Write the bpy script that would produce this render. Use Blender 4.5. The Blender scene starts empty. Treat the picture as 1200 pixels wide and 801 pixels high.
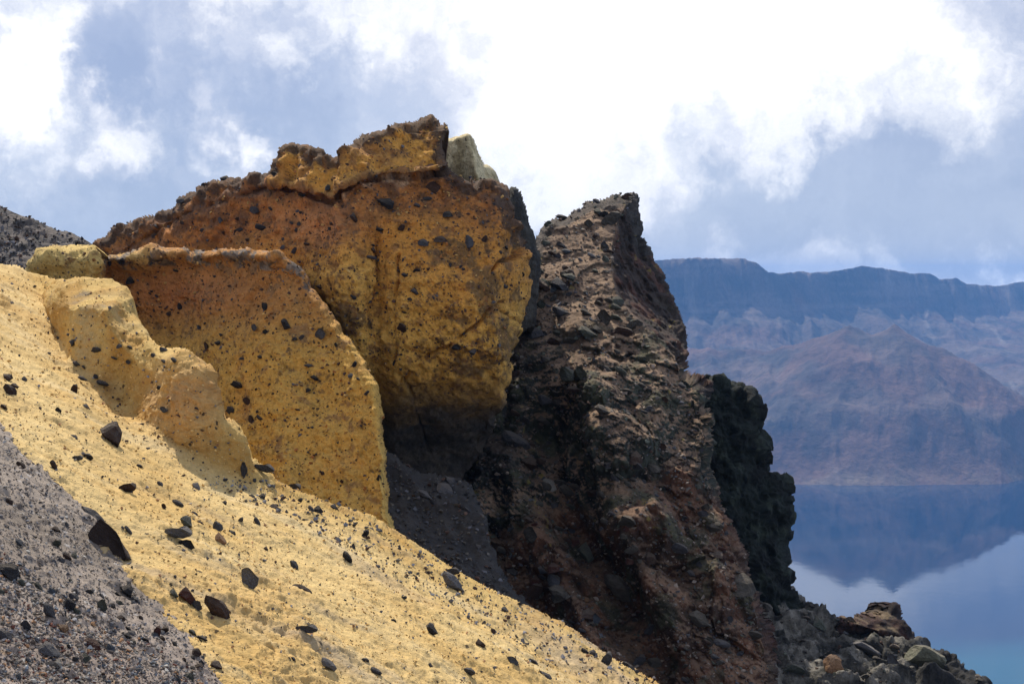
import bpy, bmesh, math, random
import numpy as np
from mathutils import Vector, Matrix

# ------------------------------------------------------------------ camera, sky, sun, exposure
SC = bpy.context.scene
COL = SC.collection
R = math.radians
F_PX, CX, CY = 1900.0, 600.0, 400.5            # focal length and centre in pixels of the 1200 x 801 photograph
PITCH = math.atan(70.5 / F_PX)                 # horizon sits 70 px above the centre
SUN_AZ, SUN_EL = R(-20), R(50)                 # sun ahead of the camera, a little to the left, high

cam = bpy.data.cameras.new('camera')
cam.sensor_width = 36.0
cam.lens = F_PX / 1200.0 * 36.0
cam.clip_start, cam.clip_end = 0.2, 40000
camo = bpy.data.objects.new('camera', cam)
camo.rotation_euler = (R(90) - PITCH, 0, 0)
COL.objects.link(camo)
SC.camera = camo

class NB:
    """tiny node builder"""
    def __init__(s, tree): s.t = tree; s.n = tree.nodes; s.l = tree.links
    def add(s, typ, ins=None, **props):
        nd = s.n.new(typ)
        for k, v in props.items(): setattr(nd, k, v)
        for k, v in (ins or {}).items(): s.set(nd.inputs[k], v)
        return nd
    def set(s, sock, v):
        if isinstance(v, bpy.types.NodeSocket): s.l.new(v, sock)
        else: sock.default_value = v
    def m(s, op, a, b=0.0, c=None, clamp=False):
        nd = s.n.new('ShaderNodeMath'); nd.operation = op; nd.use_clamp = clamp
        s.set(nd.inputs[0], a); s.set(nd.inputs[1], b)
        if c is not None: s.set(nd.inputs[2], c)
        return nd.outputs[0]
    def v(s, op, a, b=(0, 0, 0), out=0):
        nd = s.n.new('ShaderNodeVectorMath'); nd.operation = op
        s.set(nd.inputs[0], a)
        if op == 'SCALE': s.set(nd.inputs['Scale'], b)
        else: s.set(nd.inputs[1], b)
        return nd.outputs[out]
    def mix(s, f, a, b, blend='MIX'):
        nd = s.n.new('ShaderNodeMix'); nd.data_type = 'RGBA'; nd.blend_type = blend; nd.clamp_factor = True
        s.set(nd.inputs[0], f)
        for i, c in ((6, a), (7, b)):
            if isinstance(c, tuple) and len(c) == 3: c = c + (1,)
            s.set(nd.inputs[i], c)
        return nd.outputs[2]
    def noise(s, vec, scale, detail=4, rough=.55, dist=0, out='Fac'):
        nd = s.add('ShaderNodeTexNoise', {'Vector': vec, 'Scale': scale, 'Detail': detail, 'Roughness': rough, 'Distortion': dist})
        return nd.outputs[out]
    def step(s, x, lo, hi):
        nd = s.n.new('ShaderNodeMapRange'); nd.interpolation_type = 'SMOOTHSTEP'
        s.set(nd.inputs[0], x); nd.inputs[1].default_value = lo; nd.inputs[2].default_value = hi
        return nd.outputs[0]

def pix_dir(px, py):
    """direction through a point of the photograph (numpy friendly), y component 1"""
    a = (np.asarray(px, float) - CX) / F_PX
    b = -(np.asarray(py, float) - CY) / F_PX
    c, s = math.cos(PITCH), math.sin(PITCH)
    dy, dz = c + b * s, b * c - s
    return a / dy, np.ones_like(a), dz / dy

world = bpy.data.worlds.new('World'); SC.world = world; world.use_nodes = True
W = NB(world.node_tree); W.n.clear()
sky = W.add('ShaderNodeTexSky', sky_type='NISHITA', sun_disc=False, sun_elevation=SUN_EL, sun_rotation=SUN_AZ,
            altitude=2600.0, air_density=1.0, dust_density=1.2, ozone_density=1.0)
geo = W.add('ShaderNodeTexCoord')
dirv = W.v('NORMALIZE', geo.outputs['Generated'])
# ragged cloud masses: blobs of cover at given places in the sky, their edges torn by noise
w1 = W.noise(dirv, 9, 6, .6, out='Color')
w2 = W.noise(dirv, 34, 5, .62, out='Color')
warp = W.v('ADD', W.v('SCALE', W.v('SUBTRACT', w1, (.5, .5, .5)), .16), W.v('SCALE', W.v('SUBTRACT', w2, (.5, .5, .5)), .045))
dw = W.v('ADD', dirv, warp)
WHITE = [(600, 60, 150, .75), (760, 10, 170, .9), (960, 30, 150, .7), (1130, 60, 110, .5), (960, 170, 60, .40), (1120, 150, 60, .22), (0, 90, 58, .95), (125, 165, 44, .6),
         (300, 165, 34, .6), (280, 205, 36, .5), (200, 55, 28, .5), (250, 110, 26, .4), (330, 5, 85, .7), (600, 170, 70, .35), (690, 210, 60, .45), (1150, 285, 62, .42),
         (850, 296, 60, .75), (960, 310, 50, .5), (1050, 306, 60, .7), (1185, 325, 50, .75), (460, 30, 60, .4), (40, 210, 40, .25)]
DARK = [(830, 240, 64, .42), (920, 258, 70, .42), (1020, 250, 74, .45), (1130, 215, 80, .42), (110, 80, 60, .5), (365, 130, 44, .35), (785, 130, 36, .35), (110, 245, 90, .2), (240, 190, 32, .25), (470, 130, 40, .2), (840, 110, 34, .25), (1060, 110, 40, .25)]
acc = W.m('MULTIPLY', W.m('SUBTRACT', W.noise(dirv, 3.1, 7, .58), .55), 1.7)
for lst, sg in ((WHITE, 1), (DARK, -1)):
    for (px, py, rad, amt) in lst:
        d = Vector([float(q) for q in pix_dir(px, py)]).normalized()
        dist = W.v('DISTANCE', dw, tuple(d), out=1)
        g = W.step(dist, rad * 1.5 / F_PX, rad * .25 / F_PX)
        g = W.m('MULTIPLY', g, sg * amt)
        acc = W.m('ADD', acc, g)
detail = W.m('ADD', W.m('MULTIPLY', W.noise(dw, 22, 7, .62), .72), W.m('MULTIPLY', W.noise(dw, 70, 6, .65), .28))
acc = W.m('ADD', acc, W.m('MULTIPLY', W.m('SUBTRACT', detail, .5), 1.25))
wh = W.step(acc, -.28, .80)
# thin grey-blue veil between the white masses; clear sky shows through where the cover is low
clear = W.v('SCALE', sky.outputs[0], 1.0)
veil = W.mix(W.step(W.noise(dw, 5, 5, .6), .3, .6), (3.7, 4.4, 6.5), (5.6, 6.2, 8.0))
base = W.mix(.8, clear, veil)
lit = W.mix(W.step(W.m('ADD', W.m('MULTIPLY', W.noise(dw, 13, 7, .62), .7), W.m('MULTIPLY', acc, .18)), .29, .52), (8.6, 8.9, 10.0), (11.4, 11.5, 11.8))
cloudcol = W.mix(wh, base, lit)
bg = W.add('ShaderNodeBackground', {'Color': cloudcol, 'Strength': 0.1})
W.l.new(bg.outputs[0], W.add('ShaderNodeOutputWorld').inputs[0])

sun = bpy.data.lights.new('sun', 'SUN'); sun.energy = 5.0; sun.angle = R(.6); sun.color = (1, .92, .80)
suno = bpy.data.objects.new('sun', sun); COL.objects.link(suno)
SUNV = Vector((math.sin(SUN_AZ) * math.cos(SUN_EL), math.cos(SUN_AZ) * math.cos(SUN_EL), math.sin(SUN_EL)))
suno.rotation_euler = SUNV.to_track_quat('Z', 'Y').to_euler()
suno.location = (-30, 40, 80)

SC.view_settings.view_transform = 'Standard'
SC.view_settings.look = 'None'
SC.view_settings.exposure = 0.0
SC.view_settings.gamma = 1.0
SC.view_settings.use_curve_mapping = False
SC.render.engine = 'CYCLES'
SC.cycles.use_denoising = True
SC.cycles.max_bounces = 6
SC.cycles.diffuse_bounces = 3
SC.cycles.volume_bounces = 1
SC.cycles.sample_clamp_indirect = 6

# ------------------------------------------------------------------ numpy noise
_rng = np.random.RandomState(7)
_perm = np.concatenate([_rng.permutation(4096)] * 2).astype(np.int32)
_grad = _rng.normal(size=(4096, 3)); _grad /= np.linalg.norm(_grad, axis=1)[:, None]; _grad = _grad.astype(np.float32)
_rnd = _rng.rand(4096, 3).astype(np.float32)
def _hash(i, j, k): return _perm[(_perm[(_perm[i & 4095] + j) & 4095] + k) & 4095]
def perlin(P):
    P = P.astype(np.float32); I = np.floor(P).astype(np.int32); f = P - I
    u = f * f * f * (f * (f * 6 - 15) + 10)
    out = np.zeros(len(P), np.float32)
    for dx in (0, 1):
        wx = u[:, 0] if dx else 1 - u[:, 0]
        for dy in (0, 1):
            wy = u[:, 1] if dy else 1 - u[:, 1]
            for dz in (0, 1):
                wz = u[:, 2] if dz else 1 - u[:, 2]
                g = _grad[_hash(I[:, 0] + dx, I[:, 1] + dy, I[:, 2] + dz)]
                out += wx * wy * wz * (g[:, 0] * (f[:, 0] - dx) + g[:, 1] * (f[:, 1] - dy) + g[:, 2] * (f[:, 2] - dz))
    return out * 1.6
def fbm(P, size, octs=4, gain=.5, off=0.0, ridged=False):
    out = np.zeros(len(P), np.float32); a = 1.0; s = 1.0 / size; tot = 0
    for o in range(octs):
        n = perlin(P * s + (off + 17.3 * o))
        if ridged: n = 1 - 2 * np.abs(n)
        out += a * n; tot += a; a *= gain; s *= 2.07
    return out / tot
def worley(P, size, off=0.0, jitter=.9):
    Q = (P / size + off).astype(np.float32); I = np.floor(Q).astype(np.int32); f = Q - I
    F1 = np.full(len(P), 9., np.float32); F2 = F1.copy(); idv = np.zeros(len(P), np.float32)
    for dx in (-1, 0, 1):
        for dy in (-1, 0, 1):
            for dz in (-1, 0, 1):
                h = _hash(I[:, 0] + dx, I[:, 1] + dy, I[:, 2] + dz)
                r = _rnd[h] * jitter
                d = np.sqrt((r[:, 0] + dx - f[:, 0]) ** 2 + (r[:, 1] + dy - f[:, 1]) ** 2 + (r[:, 2] + dz - f[:, 2]) ** 2)
                c = d < F1
                F2 = np.where(c, F1, np.minimum(F2, d)); F1 = np.where(c, d, F1); idv = np.where(c, _rnd[h, 0], idv)
    return F1, F2, idv
def blocks(P, size, off=0.0, seed=0):
    """angular broken rock: every cell is a tilted facet at a height of its own"""
    Q = (P / size + off).astype(np.float32); I = np.floor(Q).astype(np.int32); f = Q - I
    F1 = np.full(len(P), 9., np.float32); F2 = F1.copy(); hh = np.zeros(len(P), np.int32); D = np.zeros((len(P), 3), np.float32)
    for dx in (-1, 0, 1):
        for dy in (-1, 0, 1):
            for dz in (-1, 0, 1):
                h = _hash(I[:, 0] + dx, I[:, 1] + dy, I[:, 2] + dz); r = _rnd[h] * .9
                v = np.stack([f[:, 0] - r[:, 0] - dx, f[:, 1] - r[:, 1] - dy, f[:, 2] - r[:, 2] - dz], 1); d = np.sqrt((v * v).sum(1))
                c = d < F1; F2 = np.where(c, F1, np.minimum(F2, d)); F1 = np.where(c, d, F1); hh = np.where(c, h, hh); D = np.where(c[:, None], v, D)
    g = _grad[(hh * 7 + 13 + seed) & 4095]
    return _rnd[hh, 1] - .5 + .9 * (g * D).sum(1), sst(F2 - F1, 0, .42), _rnd[hh, 2]
def sst(x, lo, hi):
    t = np.clip((x - lo) / (hi - lo), 0, 1); return t * t * (3 - 2 * t)
def lerp(a, b, t):
    t = np.asarray(t)
    if np.ndim(a) == 1 or np.ndim(b) == 1 or np.ndim(a) == 2 or np.ndim(b) == 2:
        if t.ndim == 1 and (np.ndim(a) == 2 or np.ndim(b) == 2 or (np.ndim(a) == 1 and len(a) == 3)): t = t[:, None]
    return np.asarray(a) * (1 - t) + np.asarray(b) * t
def c3(*c): return np.array(c, np.float32)
def smin(a, b, k):
    h = np.clip(.5 + .5 * (b - a) / k, 0, 1); return b * (1 - h) + a * h - k * h * (1 - h)

# ------------------------------------------------------------------ materials
def new_mat(name):
    m = bpy.data.materials.new(name); m.use_nodes = True; nb = NB(m.node_tree); nb.n.clear(); return m, nb
def rock_mat(name, grain=.05, speck=.3, bump=.5, var=.35, rough=.92, attr=True, color=(.1, .1, .1), speck_col=(.03, .025, .02), speck_size=.08, mott=.4):
    """weathered rock: colour of the mesh (or one colour) broken by grain, specks and fine relief"""
    m, b = new_mat(name)
    pos = b.add('ShaderNodeNewGeometry').outputs['Position'] if attr else b.add('ShaderNodeTexCoord').outputs['Object']
    oi = b.add('ShaderNodeObjectInfo')
    if attr: col = b.add('ShaderNodeVertexColor', layer_name='Col').outputs['Color']
    else:
        col = b.mix(b.m('MULTIPLY', oi.outputs['Random'], .55), color + (1,), tuple(c * .55 for c in color) + (1,))
        pos = b.v('ADD', pos, b.v('SCALE', b.add('ShaderNodeCombineXYZ', {0: oi.outputs['Random'], 1: oi.outputs['Random']}).outputs[0], 37.0))
    n1 = b.noise(pos, 1 / grain, 6, .65)
    n2 = b.noise(pos, .16 / grain, 4, .6)
    k = b.m('ADD', b.m('MULTIPLY', b.m('SUBTRACT', n1, .5), 2.4 * var), b.m('MULTIPLY', b.m('SUBTRACT', n2, .5), 1.6 * var))
    col = b.v('SCALE', col, b.m('ADD', k, 1.0))
    if not attr:
        nz = b.add('ShaderNodeSeparateXYZ', {0: b.add('ShaderNodeNewGeometry').outputs['Normal']}).outputs[2]
        col = b.mix(b.m('MULTIPLY', b.step(b.m('ADD', nz, b.m('MULTIPLY', b.m('SUBTRACT', n2, .5), .8)), .35, .95), .45), col, (.24, .20, .15))
    if attr:
        n3 = b.noise(pos, .22 / grain, 5, .7, .4); n4 = b.noise(pos, .6 / grain, 4, .7)
        k3 = b.step(b.m('ADD', b.m('MULTIPLY', n3, .6), b.m('MULTIPLY', n4, .4)), .50, .62)
        col = b.v('SCALE', col, b.m('SUBTRACT', 1.0 + .3 * mott, b.m('MULTIPLY', k3, mott)))
    if speck > 0:
        vo = b.add('ShaderNodeTexVoronoi', {'Vector': b.v('ADD', pos, b.v('SCALE', b.noise(pos, 1 / speck_size, 2, out='Color'), speck_size * .6)), 'Scale': 1 / speck_size})
        rr = b.add('ShaderNodeSeparateColor', {0: vo.outputs['Color']})
        s = b.m('MULTIPLY', b.m('LESS_THAN', vo.outputs['Distance'], b.m('MULTIPLY', rr.outputs[1], .34)), b.m('LESS_THAN', rr.outputs[0], speck))
        col = b.mix(b.m('MULTIPLY', s, .85), col, speck_col)
    h = b.m('ADD', b.m('MULTIPLY', n1, .6), b.m('MULTIPLY', n2, 1.0))
    bp = b.add('ShaderNodeBump', {'Height': h, 'Strength': bump, 'Distance': grain * 1.6})
    p = b.add('ShaderNodeBsdfPrincipled', {'Base Color': col, 'Roughness': rough, 'Normal': bp.outputs[0], 'Specular IOR Level': .2})
    b.l.new(p.outputs[0], b.add('ShaderNodeOutputMaterial').inputs[0])
    return m
M = {}
M['tuff'] = rock_mat('weathered_tuff', grain=.07, speck=.36, var=.45, bump=.8, speck_size=.13, mott=.5)
M['slope'] = rock_mat('yellow_ash', grain=.04, speck=.14, var=.3, bump=.8, speck_size=.11, mott=.14)
M['scree'] = rock_mat('grey_scree', grain=.03, speck=.35, var=.4, bump=.7, speck_size=.06, speck_col=(.02, .02, .02))
M['crag'] = rock_mat('dark_lava', grain=.10, speck=.25, var=.6, bump=1.0, speck_size=.22, speck_col=(.03, .03, .028))
M['far'] = rock_mat('far_slopes', grain=14, speck=0, var=.5, bump=.5)
STONE = {'crumb': (.58, .41, .17), 'clod': (.46, .29, .10), 'rust': (.30, .13, .04), 'black': (.042, .040, .041), 'charcoal': (.10, .10, .108), 'grey': (.20, .20, .21), 'brown': (.085, .052, .038), 'red': (.11, .042, .030),
         'pale': (.36, .34, .30), 'green': (.105, .115, .09), 'tan': (.36, .20, .10), 'blue': (.12, .14, .165), 'rubble': (.10, .09, .075), 'ash': (.25, .205, .165), 'slate': (.15, .126, .106), 'redbrown': (.055, .032, .026), 'lichen': (.24, .24, .17), 'scoria': (.060, .043, .037)}
for k, c in STONE.items():
    M[k] = rock_mat(k + '_stone', grain=.22, speck=0, var=.55, bump=.8, rough=.85, attr=False, color=c)

# ------------------------------------------------------------------ landforms
def tag(o, label=None, cat=None, group=None, kind=None):
    if label: o['label'] = label
    if cat: o['category'] = cat
    if group: o['group'] = group
    if kind: o['kind'] = kind
    return o
def mesh_np(name, verts, quads=None, tris=None, cols=None, smooth=True):
    me = bpy.data.meshes.new(name)
    loops, starts = [], []
    pos = 0
    for arr, k in ((quads, 4), (tris, 3)):
        if arr is not None and len(arr):
            loops.append(np.asarray(arr, np.int32).ravel()); starts.append(pos + np.arange(len(arr), dtype=np.int32) * k); pos += len(arr) * k
    loops = np.concatenate(loops); starts = np.concatenate(starts)
    me.vertices.add(len(verts)); me.vertices.foreach_set('co', np.asarray(verts, np.float32).ravel())
    me.loops.add(len(loops)); me.loops.foreach_set('vertex_index', loops)
    me.polygons.add(len(starts)); me.polygons.foreach_set('loop_start', starts)
    if cols is not None:
        a = me.color_attributes.new('Col', 'FLOAT_COLOR', 'POINT')
        c = np.ones((len(verts), 4), np.float32); c[:, :3] = np.clip(cols, 0.004, .9); a.data.foreach_set('color', c.ravel())
    me.update(calc_edges=True)
    me.polygons.foreach_set('use_smooth', np.full(len(starts), smooth, bool))
    me.validate()
    return me
def link(name, me, mat, parent=None, loc=None):
    o = bpy.data.objects.new(name, me); COL.objects.link(o)
    if mat and not me.materials: me.materials.append(M[mat] if isinstance(mat, str) else mat)
    if loc is not None: o.location = loc
    if parent is not None: o.parent = parent
    return o
def inside(poly, X, Y):
    c = np.zeros(X.shape, bool); n = len(poly)
    for i in range(n):
        (x1, y1), (x2, y2) = poly[i], poly[(i + 1) % n]
        if y1 == y2: continue
        k = ((y1 > Y) != (y2 > Y)) & (X < (x2 - x1) * (Y - y1) / (y2 - y1) + x1); c ^= k
    return c
def line_dist(pts, X, Y):
    d = np.full(X.shape, 1e9)
    for (x1, y1), (x2, y2) in zip(pts[:-1], pts[1:]):
        vx, vy = x2 - x1, y2 - y1; L = vx * vx + vy * vy + 1e-9
        t = np.clip(((X - x1) * vx + (Y - y1) * vy) / L, 0, 1)
        d = np.minimum(d, np.hypot(X - x1 - t * vx, Y - y1 - t * vy))
    return d
def jag(pts, amp, seed, step=2.5):
    """breaks a smooth outline into uneven crags, coarse and fine"""
    out = []; acc = 0.0
    for (x1, y1), (x2, y2) in zip(pts[:-1], pts[1:]):
        L = math.hypot(x2 - x1, y2 - y1); n = max(1, int(L / step)); t = np.arange(n) / n
        S = np.stack([(acc + t * L), np.full(n, seed * 7.7), np.full(n, .5)], 1); acc += L
        j = amp * (1.5 * perlin(S * np.array([1 / 17., 1, 1])) + 1.0 * perlin(S * np.array([1 / 6.5, 1, 1])) + .7 * np.sign(perlin(S * np.array([1 / 9., 1, 1]) + 5)) * .5)
        for tt, jj in zip(t, j): out.append((x1 + (x2 - x1) * tt - (y2 - y1) / L * jj, y1 + (y2 - y1) * tt + (x2 - x1) / L * jj))
    out.append(pts[-1]); return out
def interp(pts, x):
    a = np.array(sorted(pts), float); return np.interp(x, a[:, 0], a[:, 1])

class Land: pass
LANDS = {}
def landform(name, free, close, depth, disp, color, mat, sp=1.2, rnd=(14, 2.0), skirt=(0, 1, 0), thick=6.0, shrink=.25, jagamp=1.2, seed=1, key=None, frontal=.35):
    """a solid of rock: 'free' is its open outline, 'close' the buried rest of it, depth() its distance, disp() its relief, color() its colours, in places with shade put in"""
    fj = jag(free, jagamp, seed)
    poly = fj + list(close)
    xs = [p[0] for p in poly]; ys = [p[1] for p in poly]
    gx = np.arange(min(xs) - 2 * sp, max(xs) + 2 * sp, sp); gy = np.arange(min(ys) - 2 * sp, max(ys) + 2 * sp, sp)
    PX, PY = np.meshgrid(gx, gy); shp = PX.shape
    msk = inside(poly, PX, PY)
    d = line_dist(fj, PX, PY); d = np.where(msk, d, 0)
    Y = depth(PX, PY)
    t = np.clip(1 - d / rnd[0], 0, 1)
    Y = Y + rnd[1] * (1 - np.sqrt(np.clip(1 - t * t, 0, 1)))
    dx, dy, dz = pix_dir(PX, PY)
    P = np.stack([dx * Y, dy * Y, dz * Y], -1)
    gu = np.gradient(P, axis=1); gv = np.gradient(P, axis=0)
    N = np.cross(gu, gv); N /= np.linalg.norm(N, axis=2)[..., None] + 1e-12
    N = np.where((N * P).sum(-1, keepdims=True) > 0, -N, N)       # towards the viewer's side = outward
    vi = np.flatnonzero(msk.ravel())
    p = P.reshape(-1, 3)[vi]; nn = N.reshape(-1, 3)[vi]
    px, py, dd = PX.ravel()[vi], PY.ravel()[vi], d.ravel()[vi]
    h = disp(p, px, py, dd)
    face = -p / np.linalg.norm(p, axis=1)[:, None]; fr = (frontal * np.clip(dd / 14, 0, 1))[:, None]
    dirn = nn * (1 - fr) + face * fr; q = p + dirn / np.linalg.norm(dirn, axis=1)[:, None] * h[:, None]
    idx = np.full(PX.size, -1, np.int32); idx[vi] = np.arange(len(vi)); idx = idx.reshape(shp)
    cell = msk[:-1, :-1] & msk[1:, :-1] & msk[:-1, 1:] & msk[1:, 1:]
    a, b_, c_, e_ = idx[:-1, :-1], idx[1:, :-1], idx[1:, 1:], idx[:-1, 1:]
    quads = np.stack([a[cell], b_[cell], c_[cell], e_[cell]], 1)
    # displaced normals, for placing stones and for colour by steepness
    G = P.copy().reshape(-1, 3); G[vi] = q; G = G.reshape(shp + (3,))
    g1 = np.gradient(G, axis=1); g2 = np.gradient(G, axis=0); NN = np.cross(g1, g2); NN /= np.linalg.norm(NN, axis=2)[..., None] + 1e-12
    NN = np.where((NN * P).sum(-1, keepdims=True) > 0, -NN, NN)
    qn = NN.reshape(-1, 3)[vi]
    col = color(q, px, py, dd, h, qn)
    # skirt round the back
    cp = np.pad(cell, 1); inn = cp[1:-1, 1:-1]
    up = inn & ~cp[:-2, 1:-1]; dn = inn & ~cp[2:, 1:-1]; lf = inn & ~cp[1:-1, :-2]; rt = inn & ~cp[1:-1, 2:]
    E = np.concatenate([np.stack([e_[up], a[up]], 1), np.stack([b_[dn], c_[dn]], 1), np.stack([a[lf], b_[lf]], 1), np.stack([c_[rt], e_[rt]], 1)])
    bv = np.unique(E); remap = np.full(len(vi), -1, np.int32); remap[bv] = np.arange(len(bv))
    cen = q[bv].mean(0); layers = [q]; cl = [col]; sq = []
    prev = bv.copy(); base = len(q); K = 5
    sv = np.array(skirt, float); sv /= np.linalg.norm(sv)
    for k in range(1, K + 1):
        tt = k / K
        L = q[bv] + sv * thick * tt
        L = L + (cen - q[bv]) * (shrink * tt * tt) * np.array([1, 0, 1.])
        L = L - .5 * np.abs(fbm(L, 1.6, 3, off=3.3)[:, None]) * np.array([.6, 0, 1]) - np.array([0, 0, .10 * thick * tt])
        layers.append(L); cl.append(col[bv])
        new = base + np.arange(len(bv))
        sq.append(np.stack([prev[remap[E[:, 1]]], prev[remap[E[:, 0]]], new[remap[E[:, 0]]], new[remap[E[:, 1]]]], 1))
        prev = new; base += len(bv)
    layers.append((layers[-1].mean(0))[None]); cl.append(col[bv].mean(0)[None])
    tris = np.stack([prev[remap[E[:, 1]]], prev[remap[E[:, 0]]], np.full(len(E), base)], 1)
    V = np.concatenate(layers); C = np.concatenate(cl); Q = np.concatenate([quads] + sq)
    # orientation check
    f = Q[len(quads) // 2]; fn = np.cross(V[f[1]] - V[f[0]], V[f[2]] - V[f[0]])
    if (fn * V[f[0]]).sum() > 0: Q = Q[:, ::-1]; tris = tris[:, ::-1]
    org = np.array([cen[0], cen[1], q[:, 2].min()])
    me = mesh_np(name, V - org, Q, tris, C)
    o = link(name, me, mat, loc=Vector(org))
    L = Land(); L.o = o; L.px = px; L.py = py; L.q = q; L.n = qn; L.base = nn; L.org = org; L.d = dd; L.col = col
    L.lookup = {}
    for i, kk in enumerate(zip((px / 6).astype(int).tolist(), (py / 6).astype(int).tolist())): L.lookup.setdefault(kk, []).append(i)
    LANDS[key or name] = L
    return L
def surf(L, x, y):
    best, bd = None, 1e9; i0, j0 = int(x / 6), int(y / 6)
    for r in (1, 3, 8):
        for i in range(i0 - r, i0 + r + 1):
            for j in range(j0 - r, j0 + r + 1):
                for k in L.lookup.get((i, j), ()):
                    dd = (L.px[k] - x) ** 2 + (L.py[k] - y) ** 2
                    if dd < bd: bd, best = dd, k
        if best is not None: break
    return best

# --- plane of the slope the photographer looks across: falls to the right
def plane_depth(px, py):
    dx, dy, dz = pix_dir(px, py)
    return 6.0 / np.maximum(.06, -(dz + .51 * dx))

# ground sheet of the crater wall: from behind the camera down to the lake
def ground_z(x, y):
    z = -13.5 - .42 * np.clip(x, -30, 60) - .85 * np.maximum(0, y - 52) - .9 * np.maximum(0, x - 60) - .35 * np.maximum(0, -30 - y)
    return np.maximum(z, -405)
gx = np.concatenate([np.arange(-900, -60, 30), np.arange(-60, 90, 2.5), np.arange(90, 900, 30)])
gy = np.concatenate([np.arange(-500, -40, 30), np.arange(-40, 120, 2.5), np.arange(120, 760, 20)])
GX, GY = np.meshgrid(gx, gy); pts = np.stack([GX.ravel(), GY.ravel(), ground_z(GX, GY).ravel()], 1)
pts[:, 2] += np.where(pts[:, 2] > -404, fbm(pts, 12, 4) * .5 - np.clip(pts[:, 1] - 90, 0, 300) * .05 * np.abs(fbm(pts, 90, 4)), 0)
n0, n1 = GX.shape; ii = np.arange(n0 * n1).reshape(n0, n1)
gq = np.stack([ii[:-1, :-1].ravel(), ii[:-1, 1:].ravel(), ii[1:, 1:].ravel(), ii[1:, :-1].ravel()], 1)
gc = lerp(c3(.09, .085, .08), c3(.15, .12, .09), sst(fbm(pts, 9, 4), -.4, .4))
tag(link('ground', mesh_np('ground', pts, gq, None, gc), 'scree'), 'dark loose ground of the crater wall below the crags', kind='structure')

# --- yellow ash slope
YCREST = [(-90, 296), (-30, 303), (0, 308), (22, 312), (45, 323), (62, 324), (78, 330), (100, 328), (125, 331), (147, 336), (156, 350), (158, 366), (166, 382), (176, 394), (186, 404),
          (197, 408), (216, 407), (226, 414), (238, 421), (248, 428), (252, 440), (249, 456), (252, 474), (262, 486), (274, 488), (284, 497), (291, 512), (297, 532), (312, 548), (325, 562),
          (345, 576), (380, 590), (420, 606), (470, 632), (520, 662), (570, 690), (620, 717), (665, 742), (710, 766), (760, 793), (830, 834), (930, 900)]
SEDGE = [(-70, 372), (-30, 430), (0, 478), (28, 520), (58, 556), (84, 586), (108, 606), (128, 640), (152, 668), (186, 700), (214, 733), (238, 764), (262, 796), (300, 850), (350, 930)]
def bank_base(px): return interp([(-90, 300), (30, 330), (60, 376), (80, 428), (128, 470), (170, 508), (215, 540), (260, 562), (330, 590), (500, 680), (900, 900)], px)
def slope_depth(px, py):
    pl = plane_depth(px, py)
    bb = bank_base(px); yb = plane_depth(px, bb)
    bank = yb + .3 + .008 * (bb - py) + np.maximum(0, 58 - px) * .10 + np.maximum(0, px - 318) * .12
    d = line_dist(YCREST, px, py)
    bank = bank + 2.6 * sst(34 - d, 0, 34) * sst(190 - px, 0, 60)             # rounded, sunlit top of the bank
    y = smin(pl, bank, .9)
    kn = .6 * np.exp(-((px - 232) / 26) ** 2 - ((py - 462) / 46) ** 2)         # crumbly knob on the bank
    kn2 = .15 * np.exp(-((px - 278) / 17) ** 2 - ((py - 520) / 24) ** 2)
    gl = .9 * np.exp(-((px - 150) / 30) ** 2 - ((py - 452) / 50) ** 2)
    return y - kn - kn2 + gl
def slope_disp(p, px, py, d):
    A = p * np.array([.35, 1, .5])
    rough = 1 + 1.2 * np.exp(-((px - 225) / 50) ** 2 - ((py - 470) / 50) ** 2)
    h = .28 * fbm(p, 5.5, 3, off=1) + .14 * fbm(A, 1.5, 4, off=5) * rough + .05 * fbm(p, .55, 4, gain=.6, off=9) * rough
    F1, F2, cid = worley(p, .30, off=3); h += .05 * np.clip(.55 - F1, 0, 1) * (cid > .6) * 1.6
    h -= .55 * sst(line_dist(SEDGE, px, py), 2, 26) * inside(SEDGE + [(350, 900), (-90, 900)], px, py)      # bed of the scree
    h += .035 * fbm(p, .11, 2, gain=.65, off=19)
    kz = np.exp(-((px - 228) / 46) ** 2 - ((py - 465) / 56) ** 2) + .6 * np.exp(-((px - 280) / 20) ** 2 - ((py - 520) / 30) ** 2)
    h += kz * (.30 * fbm(p, .9, 5, gain=.68, off=23) + .08 * fbm(p, .16, 3, gain=.7, off=24))
    zn = sst(fbm(p, 3.5, 3, off=37), -.15, .35) * sst(520 - px, 0, 160); h += zn * (.15 * fbm(p, .6, 5, gain=.66, off=38) + .07 * fbm(p, .9, 4, off=39, ridged=True)) + .10 * fbm(p * np.array([.3, 1, .5]), 1.4, 4, off=40)
    terr = fbm(A, 2.6, 3, off=15, ridged=True); h += .05 * sst(terr, .2, .65)
    h += .03 * fbm(p * np.array([.4, 1, .6]), .8, 4, gain=.6, off=26, ridged=True)
    return h * np.clip(d / 6 + .35, 0, 1)
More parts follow.
